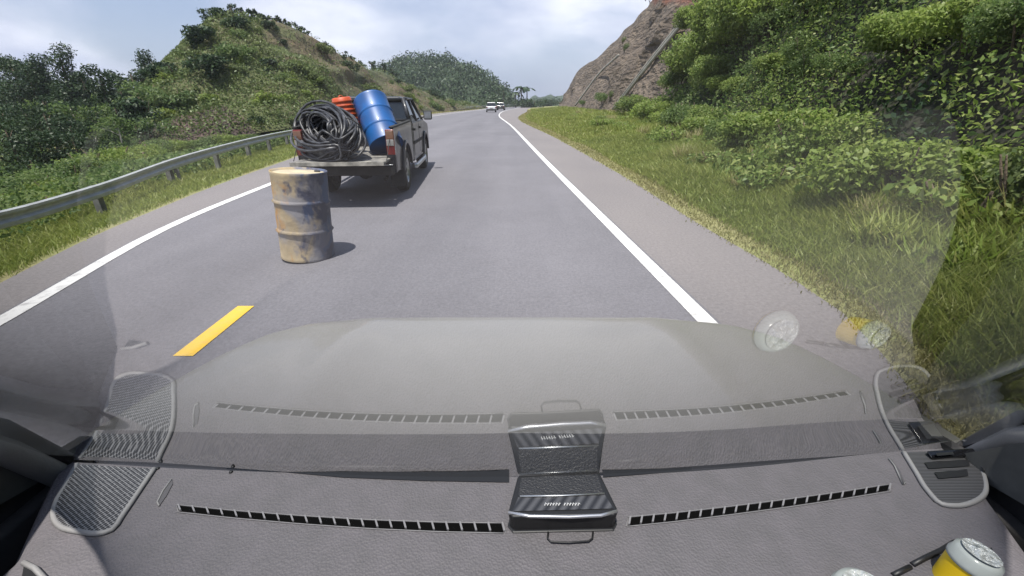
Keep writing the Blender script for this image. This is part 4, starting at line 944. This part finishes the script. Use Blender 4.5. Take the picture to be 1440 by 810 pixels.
# defroster vents
def strip(px0, px1, fy, hpx, nc, skew):
    host = MB(); hole = MB(); sl_ = MB()
    xs_ = np.linspace(px0, px1, nc + 1); N_ = 24
    P0 = [D(x, fy(x), .0006) for x in np.linspace(px0, px1, N_)]; P1 = [D(x + skew, fy(x) + hpx(x), .0006) for x in np.linspace(px0, px1, N_)]
    hole.grid([[P0[i], P1[i]] for i in range(N_)], flip=True)
    o = vb(hole, 'defroster_vent', VENT_SHADE, dash)
    for x in xs_:
        a, b = D(x, fy(x), .0), D(x + skew, fy(x) + hpx(x), .0); wv = D(x + 2.6, fy(x), 0) - a; up = Vector((0, 0, .0035))
        sl_.raw([a, a + wv, b + wv, b, a + up, a + wv + up, b + wv + up, b + up], [(4, 5, 6, 7), (0, 1, 5, 4), (1, 2, 6, 5), (2, 3, 7, 6), (3, 0, 4, 7)])
    vb(sl_, 'vent_slats', DTR, o)
    fr_ = MB()
    for (f, dy) in ((lambda x: fy(x) - 1.2, 0), (lambda x: fy(x) + hpx(x) + 1.0, 0)):
        fr_.tube([D(x, f(x), .001) for x in np.linspace(px0 - 2, px1 + 3, 24)], .0006, 5)
    fr_.tube([D(px0 - 2, fy(px0) - 1, .001), D(px0 - 2 + skew, fy(px0) + hpx(px0) + 1, .001)], .0006, 5); fr_.tube([D(px1 + 3, fy(px1) - 1, .001), D(px1 + 3 + skew, fy(px1) + hpx(px1) + 1, .001)], .0006, 5)
    vb(fr_, 'vent_rim', DTR, o)
strip(250, 705, lambda x: np.interp(x, [250, 330, 420, 520, 620, 706], [711, 719, 726, 732, 735.5, 736.5]), lambda x: np.interp(x, [250, 706], [8, 12]), 23, 3)
strip(885, 1250, lambda x: np.interp(x, [885, 950, 1020, 1100, 1180, 1250], [728, 722, 714, 704, 693, 682]), lambda x: np.interp(x, [885, 1250], [11, 8]), 22, -2)
# small scooped grips: flat patches, the shade of the hollow painted as darker colour
for (pts) in ([(241, 674), (229, 690), (221, 706), (224, 711), (234, 697), (243, 680)], [(1250, 645), (1258, 655), (1270, 681), (1273, 679), (1266, 662), (1254, 646)]):
    vb(MB().raw([D(x, y, .0012) for x, y in pts], [tuple(range(len(pts)))]), 'grip_recess_shade', mat('recess_shade', (.06, .058, .062), .7), dash)
    vb(MB().tube([D(x, y, .0015) for x, y in pts[:4]], .0012, 5), 'recess_lip', TRIM, dash)
for (x, y) in ((222, 659), (325, 664)): vb(MB().lathe([(.001, .0025), (.0022, .002), (.003, 0)], 10, Matrix.Translation(D(x, y))), 'trim_screw', BLK, dash)
# seam line near front
# speaker grilles
def grillemat(kind):
    m = bpy.data.materials.new('grille_' + kind); m.use_nodes = True; t = m.node_tree; b = t.nodes['Principled BSDF']; c = nd(t, 'ShaderNodeTexCoord')
    if kind == 'mesh':
        mp_ = nd(t, 'ShaderNodeMapping'); mp_.inputs['Rotation'].default_value = (0, 0, .5); mp_.inputs['Scale'].default_value = (1, 1, 0); t.links.new(c.outputs['Object'], mp_.inputs['Vector'])
        v = nd(t, 'ShaderNodeTexVoronoi'); v.voronoi_dimensions = '2D'; v.inputs['Scale'].default_value = 240; v.inputs['Randomness'].default_value = .12; t.links.new(mp_.outputs[0], v.inputs['Vector']); src = v.outputs['Distance']; e = (.39, .50)
    else:
        v = nd(t, 'ShaderNodeTexWave'); v.bands_direction = 'Y'; v.inputs['Scale'].default_value = 120; t.links.new(c.outputs['Object'], v.inputs['Vector']); src = v.outputs['Fac']; e = (.3, .7)
    r = nd(t, 'ShaderNodeMapRange'); r.inputs['From Min'].default_value = e[0]; r.inputs['From Max'].default_value = e[1]; t.links.new(src, r.inputs['Value'])
    x = nd(t, 'ShaderNodeMix', data_type='RGBA'); x.inputs['A'].default_value = (.012, .012, .013, 1); x.inputs['B'].default_value = (.17, .17, .175, 1) if kind == 'mesh' else (.075, .075, .08, 1); t.links.new(r.outputs[0], x.inputs['Factor']); t.links.new(x.outputs['Result'], b.inputs['Base Color'])
    bp = nd(t, 'ShaderNodeBump'); bp.inputs['Distance'].default_value = .001; bp.inputs['Strength'].default_value = .6; t.links.new(r.outputs[0], bp.inputs['Height']); t.links.new(bp.outputs[0], b.inputs['Normal']); b.inputs['Roughness'].default_value = .5
    return m
def grille(pts, kind, lab):
    C = catmull([D(x, y, .002) for x, y in pts] , 40); ctr_ = C.mean(0)
    o = vb(MB().raw([ctr_ + (p - ctr_) * .97 + np.array([0, 0, .002]) for p in C], [tuple(range(len(C)))]), 'speaker_grille', grillemat(kind), dash)
    vb(MB().tube([tuple(p) for p in C], .0035, 6), 'grille_rim', TRIM, o); return o
grille([(108, 653), (92, 682), (78, 708), (75, 725), (86, 741), (115, 748), (140, 750), (156, 746), (172, 725), (196, 690), (217, 659)], 'mesh', '')
gr = grille([(1271, 636), (1288, 664), (1306, 692), (1322, 708), (1345, 711), (1368, 706), (1384, 694), (1384, 672), (1374, 650), (1366, 634)], 'slot', '')
for (a, b, c_, d_) in ((1300, 1362, 650, 646), (1314, 1360, 664, 660)):
    q = [D(a, c_, .006), D(b, d_, .006), D(b + 2, d_ + 9, .006), D(a + 6, c_ + 9, .006)]
    vb(MB().raw(q, [(0, 1, 2, 3)]), 'grille_slot', BLK, gr)
# groove at right
for pts in ([(1283, 794), (1300, 785), (1325, 773), (1343, 762)], [(1256, 809), (1268, 803), (1280, 797)]):
    vb(MB().tube([D(x, y, .001) for x, y in pts], .003, 6), 'dash_groove', BLK, dash)
vb(MB().raw([D(x, y, .0015) for x, y in ((1330, 812), (1346, 778), (1395, 770), (1404, 812))], [(0, 1, 2, 3)]), 'cup_recess', BLK, dash)
# left lower air vent corner
vb(MB().raw([D(x, y, .004) for x, y in ((34, 792), (48, 800), (62, 815), (30, 815))], [(0, 1, 2, 3)]), 'side_vent', BLK, dash)
vb(MB().tube([D(x, y, .004) for x, y in ((33, 791), (49, 799), (64, 815))], .003, 6), 'side_vent_rim', TRIM, dash)

# pillars, doors, floor
def pil(s, base, topp, w0, m, name, thick=.02):
    pass
def strip3(path, wv, m, name, parent=V):
    o = MB(); o.grid([[Vector(p), Vector(p) + Vector(wv)] for p in path]); ob = vb(o, name, m, parent); sd = ob.modifiers.new('s', 'SOLIDIFY'); sd.thickness = .012; return ob
for s in (-1, 1):
    bx0 = D(95, 648) if s < 0 else D(1372, 622)
    up1 = AT(0, 600, .440) if s < 0 else AT(1440, 588, .470)
    d1 = (up1 - bx0).normalized()
    path = [bx0 - d1 * .06, bx0, up1, up1 + d1 * .10 + Vector((0, -.03, 0)), Vector((s * .63, .20, 1.42)), Vector((s * .62, -.1, 1.62)), Vector((s * .62, -.7, 1.66))]
    vb(MB().tube(path, .011, 8), 'windscreen_seal', BLK)
    dn = Vector((s * .012, 0, -.035))
    p2 = [Vector(p) + dn for p in path]; vb(MB().tube([p2[3], p2[4], p2[5], p2[6]], .019, 10), 'roof_rail', DARKC); p2 = p2[:4]
    vb(MB().tube(p2, .019, 10), 'pillar_trim', TRIM)
    vb(MB().prism([(.56, .2), (-.7, .2), (-.7, 1.04), (.28, 1.08), (.42, 1.115), (.50, 1.0), (.56, .99)], s * .70, s * .72), 'door_panel', DARKC)
    vb(MB().prism([(.50, .985), (.30, 1.03), (-.1, 1.06), (-.1, 1.10), (.28, 1.11), (.42, 1.118), (.505, 1.005)], s * .688, s * .699), 'pillar_cover', mat('pillar_cloth', (.075, .075, .07), .9, var=.1, vscale=50))
    # door / window ledge outside the pillar
    vb(MB().box(*sorted((s * .675, s * .70)), -.6, .56, .90, .975), 'door_ledge', DARKC, bevel=.008)
vb(MB().raw([(-.7, -1.2, .35), (.7, -1.2, .35), (.7, .5, .35), (-.7, .5, .35)], [(0, 1, 2, 3)]), 'cabin_floor', DARKC)
vb(MB().raw([(-.7, -.45, .35), (.7, -.45, .35), (.7, -.75, 1.5), (-.7, -.75, 1.5)], [(0, 1, 2, 3)]), 'seat_back', DARKC)

# cowl, bonnet
COWL = mat('cowl_plastic', (.012, .012, .014), .55)
HOODM = mat('silver_bonnet_paint', (.245, .236, .222), .36, metal=.1, coat=.4, var=.03, vscale=2)
rows = []
for i in range(9):
    u = i / 8; rows.append([(x, float(YB(x)) + .008 + u * (.112 - .03 * abs(x)), DZ - .03 - .010 * math.sin(PI * u) - .0 * u) for x in np.linspace(-.72, .74, 41)])
vb(MB().grid(rows), 'cowl_panel', COWL)
hoodpts_front = lambda x: np.interp(-x if x < 0 else x - .07, [0, .3, .6, .70, .76, .80, .85], [1.235, 1.235, 1.222, 1.16, 1.02, .87, .66])
rows = []
for i in range(25):
    u = i / 24; r = []
    for k in range(61):
        w = k / 60; x = -.84 + 1.75 * w; y0 = float(YB(np.clip(x, -.78, .8))) + .117 - .03 * abs(x); y1 = max(float(hoodpts_front(x)), y0 + .02); y = y0 + (y1 - y0) * u
        z = .958 - .055 * ((y - .6) / .6) ** 2 - .05 * (abs(x) / .8) ** 4 + .012 * math.exp(-((abs(x) - .42) / .06) ** 2) * min(1, (1 - u) * 3) - .03 * max(0, u - .85) / .15
        r.append((x, y, z))
    rows.append(r)
rows.append([(p[0], p[1] + .02, p[2] - .06) for p in rows[-1]]); rows.append([(p[0], p[1] + .03, p[2] - .4) for p in rows[-2]])
vb(MB().grid(rows), 'bonnet', HOODM)
# wipers
for pts in ([(300, 664), (480, 668), (700, 668)], [(845, 663), (900, 658), (972, 653)]):
    C = [G(x, y - 2, DZ - .012) + Vector((0, .012, 0)) for x, y in pts]
    vb(MB().tube(C, .006, 6), 'wiper_blade', BLK)

for pts in ([(330, 657), (480, 661), (716, 665), (716, 678), (600, 676), (480, 671)], [(848, 656), (900, 653), (973, 649), (973, 661), (900, 667), (848, 671)]):
    vb(MB().raw([D(x, y, .0016) for x, y in pts], [tuple(range(len(pts)))]), 'gap_shade_and_bar', BLK, dash)  # flat black sheets: painted shade of the deep cowl gap, and the wiper bar
# windscreen
YC = np.polyfit(jl[:, 0], jl[:, 1], 4)
GQ = [-0.84, 0.0, 0.30, 0, -0.06, 0, 1.6, 0.0, 0, 0]
def glass_pt(x, h):
    q = GQ; y = float(np.polyval(YC, x)) + .002 + h * (q[0] + q[1] * x + q[2] * x * x + q[3] * x ** 4 + q[7] * x ** 3) + h * h * (q[4] + q[5] * x + q[6] * x * x) + h ** 3 * (q[8] + q[9] * x * x)
    return Vector((x, y, DZ - .004 + h))
rows = [[glass_pt(x, h) for x in np.linspace(-.71, .71, 81)] for h in np.linspace(0, .62, 50)]
GM = bpy.data.materials.new('windscreen_glass'); GM.use_nodes = True; t = GM.node_tree; t.nodes.clear()
g = nd(t, 'ShaderNodeNewGeometry'); dt = nd(t, 'ShaderNodeVectorMath', operation='DOT_PRODUCT'); t.links.new(g.outputs['Incoming'], dt.inputs[0]); t.links.new(g.outputs['Normal'], dt.inputs[1])
def mth(op, a, b=None, c=None):
    n = nd(t, 'ShaderNodeMath', operation=op)
    for i, v in enumerate((a, b, c)):
        if v is None: continue
        if isinstance(v, (int, float)): n.inputs[i].default_value = v
        else: t.links.new(v, n.inputs[i])
    return n.outputs[0]
ab = mth('ABSOLUTE', dt.outputs['Value']); om_ = mth('SUBTRACT', 1, ab); p5 = mth('POWER', om_, 5); F = mth('MULTIPLY_ADD', p5, .955, .045)
Rt = mth('DIVIDE', mth('MULTIPLY', F, 2), mth('ADD', F, 1)); Rt = mth('MINIMUM', Rt, .92)
tr = nd(t, 'ShaderNodeBsdfTransparent'); tr.inputs[0].default_value = (.95, .97, .965, 1); gl = nd(t, 'ShaderNodeBsdfGlossy'); gl.inputs['Roughness'].default_value = .02
ms = nd(t, 'ShaderNodeMixShader'); t.links.new(Rt, ms.inputs[0]); t.links.new(tr.outputs[0], ms.inputs[1]); t.links.new(gl.outputs[0], ms.inputs[2])
oo = nd(t, 'ShaderNodeOutputMaterial'); t.links.new(ms.outputs[0], oo.inputs[0])
vb(MB().grid(rows), 'windscreen', GM)

# ------------------------------------------------------------------ things on the dashboard
# folding black holder with carbon strip
hd_ = empty('phone_holder', D(793, 700)); tag(hd_, 'black fold-out phone holder with carbon-pattern flap on the dashboard', 'phone holder')
Hi = Matrix.Translation(-Vector(hd_.location))
def hb(mb, name, m, parent=hd_, **k):
    mb.v = [tuple(Hi @ Vector(p)) for p in mb.v]; o = mb.build(name, m, None, **k); o.parent = parent; return o
def HP(px, py, h): return G(px, py, DZ + h)
ht = .026
topo = [(728, 668), (843, 663), (870, 717), (866, 724), (720, 727), (714, 720)]
topv = [HP(x, y, ht) for x, y in topo]; ctr_ = sum(topv, Vector()) / 6
botv = [Vector((ctr_.x + (p.x - ctr_.x) * .96, p.y + .0, DZ + .001)) for p in topv]
hb(MB().raw(topv + botv, [(5, 4, 3, 2, 1, 0)[::-1], (6, 7, 8, 9, 10, 11)] + [(i, i + 6, (i + 1) % 6 + 6, (i + 1) % 6) for i in range(6)]), 'holder_body', BLK, bevel=.003)
hb(MB().raw([HP(x, y, ht + .001) for x, y in ((733, 672), (840, 667), (848, 693), (729, 697))], [(3, 2, 1, 0)]), 'pad', mat('ribbed_pad', (.016, .016, .018), .5, bump=.6, bscale=300))
cm = bpy.data.materials.new('carbon_pattern'); cm.use_nodes = True; t2 = cm.node_tree; b2 = t2.nodes['Principled BSDF']; c2_ = nd(t2, 'ShaderNodeTexCoord'); w2 = nd(t2, 'ShaderNodeTexWave'); w2.bands_direction = 'DIAGONAL'; w2.inputs['Scale'].default_value = 45; mpp = nd(t2, 'ShaderNodeMapping'); mpp.inputs['Scale'].default_value = (1, -.7, 0); t2.links.new(c2_.outputs['Object'], mpp.inputs[0]); t2.links.new(mpp.outputs[0], w2.inputs[0])
r2 = nd(t2, 'ShaderNodeValToRGB'); r2.color_ramp.elements[0].color = (.02, .02, .022, 1); r2.color_ramp.elements[1].color = (.07, .07, .075, 1); t2.links.new(w2.outputs['Fac'], r2.inputs[0]); t2.links.new(r2.outputs[0], b2.inputs['Base Color']); b2.inputs['Roughness'].default_value = .3
hb(MB().raw([HP(x, y, ht + .001) for x, y in ((729, 699), (850, 695), (863, 715), (720, 719))], [(3, 2, 1, 0)]), 'carbon_flap', cm)
hb(MB().tube([HP(x, y, ht + .002) for x, y in ((731, 698), (790, 697), (850, 694))], .0012, 6), 'flap_edge', CHR)
hb(MB().tube([HP(x, y, ht - .001) for x, y in ((715, 721), (745, 726), (800, 727), (845, 725), (868, 719))], .0022, 8), 'front_edge', mat('satin_silver', (.5, .5, .52), .3, metal=.8))
hb(MB().tube([HP(x, y, ht + .002) for x, y in ((730, 667), (842, 662))], .0018, 8), 'hinge', CHR)
lt = MB()
for k in range(13):   # worn illegible silver lettering
    if k == 6: continue
    x = 766 + k * 3.9; a, b = HP(x + 1.2, 707 + .1 * math.sin(k), ht + .0018), HP(x, 711, ht + .0018); lt.tube([a, b], .0006, 4); lt.tube([HP(x + 1 - (k % 2), 707 + 3 * (k % 2), ht + .0018), HP(x + 3, 707.3 + 3 * ((k + 1) % 2) * .6, ht + .0018)], .0005, 4)
hb(lt, 'faded_lettering', mat('silver_print', (.5, .5, .5), .4))
hb(MB().tube([D(x, y, .003) for x, y in ((771, 748), (770, 757), (775, 762), (800, 763), (828, 761), (833, 757), (834, 748))], .0012, 6), 'wire_loop', BLK)
# black strip / small device at the right of the windscreen base
dv_ = empty('tag_reader', D(1345, 640)); tag(dv_, 'small flat black device at the right foot of the windscreen', 'device')
Hi = Matrix.Translation(-Vector(dv_.location))
hb(MB().raw([HP(x, y, h) for x, y, h in ((1303, 634, .012), (1368, 630, .014), (1376, 640, .010), (1310, 644, .008), (1303, 638, .001), (1368, 634, .001), (1376, 644, .001), (1310, 648, .001))], [(0, 3, 2, 1), (0, 1, 5, 4), (1, 2, 6, 5), (2, 3, 7, 6), (3, 0, 4, 7)]), 'device_body', PBLK, dv_, bevel=.0015)
hb(MB().raw([HP(x, y, .014) for x, y in ((1316, 637), (1340, 635), (1342, 639), (1318, 641))], [(3, 2, 1, 0)]), 'display', BLK, dv_)
cl_ = empty('clip', D(1378, 652)); tag(cl_, 'small black clip with silver edge beside the right speaker', 'clip'); Hi = Matrix.Translation(-Vector(cl_.location))
hb(MB().raw([HP(x, y, h) for x, y, h in ((1364, 638, .012), (1374, 636, .014), (1392, 656, .012), (1384, 662, .010), (1364, 642, .001), (1374, 640, .001), (1392, 662, .001), (1384, 668, .001))], [(0, 3, 2, 1), (0, 1, 5, 4), (1, 2, 6, 5), (2, 3, 7, 6), (3, 0, 4, 7)]), 'clip_body', BLK, cl_, bevel=.0015)
hb(MB().tube([HP(x, y, .0135) for x, y in ((1374, 637), (1390, 655))], .0015, 6), 'clip_edge', CHR, cl_)

# drink bottle with clear cup lid at lower right
top_ = G(1376, 776, DZ + .05)
bo = empty('drink_cup', (top_.x - .02, top_.y, DZ + .05 - .152)); tag(bo, 'yellow drink cup with a clear plastic lid in the right cup holder', 'cup')
YEL = mat('yellow_label', (.75, .50, .01), .35); CLR = mat('clear_plastic', (.40, .43, .41), .18, spec=.8); CLR.node_tree.nodes['Principled BSDF'].inputs['Transmission Weight'].default_value = .25; CLR.node_tree.nodes['Principled BSDF'].inputs['IOR'].default_value = 1.25
bo.rotation_euler = (.0, math.radians(9), 0); bo.scale = (.64, .64, 1)
MB().lathe([(.001, 0), (.026, .002), (.030, .06), (.0335, .134)], 36, cap=False).build('cup_body', YEL, bo)
lid = MB().lathe([(.0335, .134), (.0355, .135), (.0355, .139), (.0335, .141), (.032, .148), (.024, .151), (.010, .152), (.001, .152)], 36, cap=False).build('cup_lid', CLR, bo)
FLM = mat('film_clear', (.48, .50, .48), .2, spec=.8, bump=1.0, bscale=55); FLM.node_tree.nodes['Principled BSDF'].inputs['Transmission Weight'].default_value = .35
rws = []
for i in range(9):
    r = .026 * i / 8
    rws.append([(r * math.cos(t), r * math.sin(t), .1535 + .003 * vnoise(r * math.cos(t) * 160, r * math.sin(t) * 160, 1) * (1 - i / 9)) for t in np.linspace(0, 2 * PI, 33)])
MB().grid(rws).build('crumpled_film', FLM, lid)
c2 = copy_thing(bo, (G(1222, 832, DZ + .02).x, G(1222, 832, DZ + .02).y, DZ + .02 - .137), 0, .9, 'second clear-lidded cup only just showing at the bottom edge')

for ps, us in ((protoR, usedR), (tf, ut), (protoL, ul), (lowp, ulp), (bl, ub)):   # nothing unplaced stays in the scene
    for o, u in zip(ps, us):
        if not u:
            for c in list(o.children): bpy.data.objects.remove(c)
            bpy.data.objects.remove(o)
# ------------------------------------------------------------------ air
hz = MB().box(-380, 480, -12, 760, -3.6, 62).build('haze', None); tag(hz, 'thin warm-day haze in the air over the road and hills', 'haze', kind='stuff')
HM = bpy.data.materials.new('haze_air'); HM.use_nodes = True; th = HM.node_tree; th.nodes.clear(); pv = nd(th, 'ShaderNodeVolumePrincipled'); pv.inputs['Density'].default_value = .00045; pv.inputs['Color'].default_value = (.80, .86, .96, 1); pv.inputs['Anisotropy'].default_value = .2
ho = nd(th, 'ShaderNodeOutputMaterial'); th.links.new(pv.outputs[0], ho.inputs['Volume']); hz.data.materials.append(HM)
cy.volume_bounces = 0; cy.volume_max_steps = 64
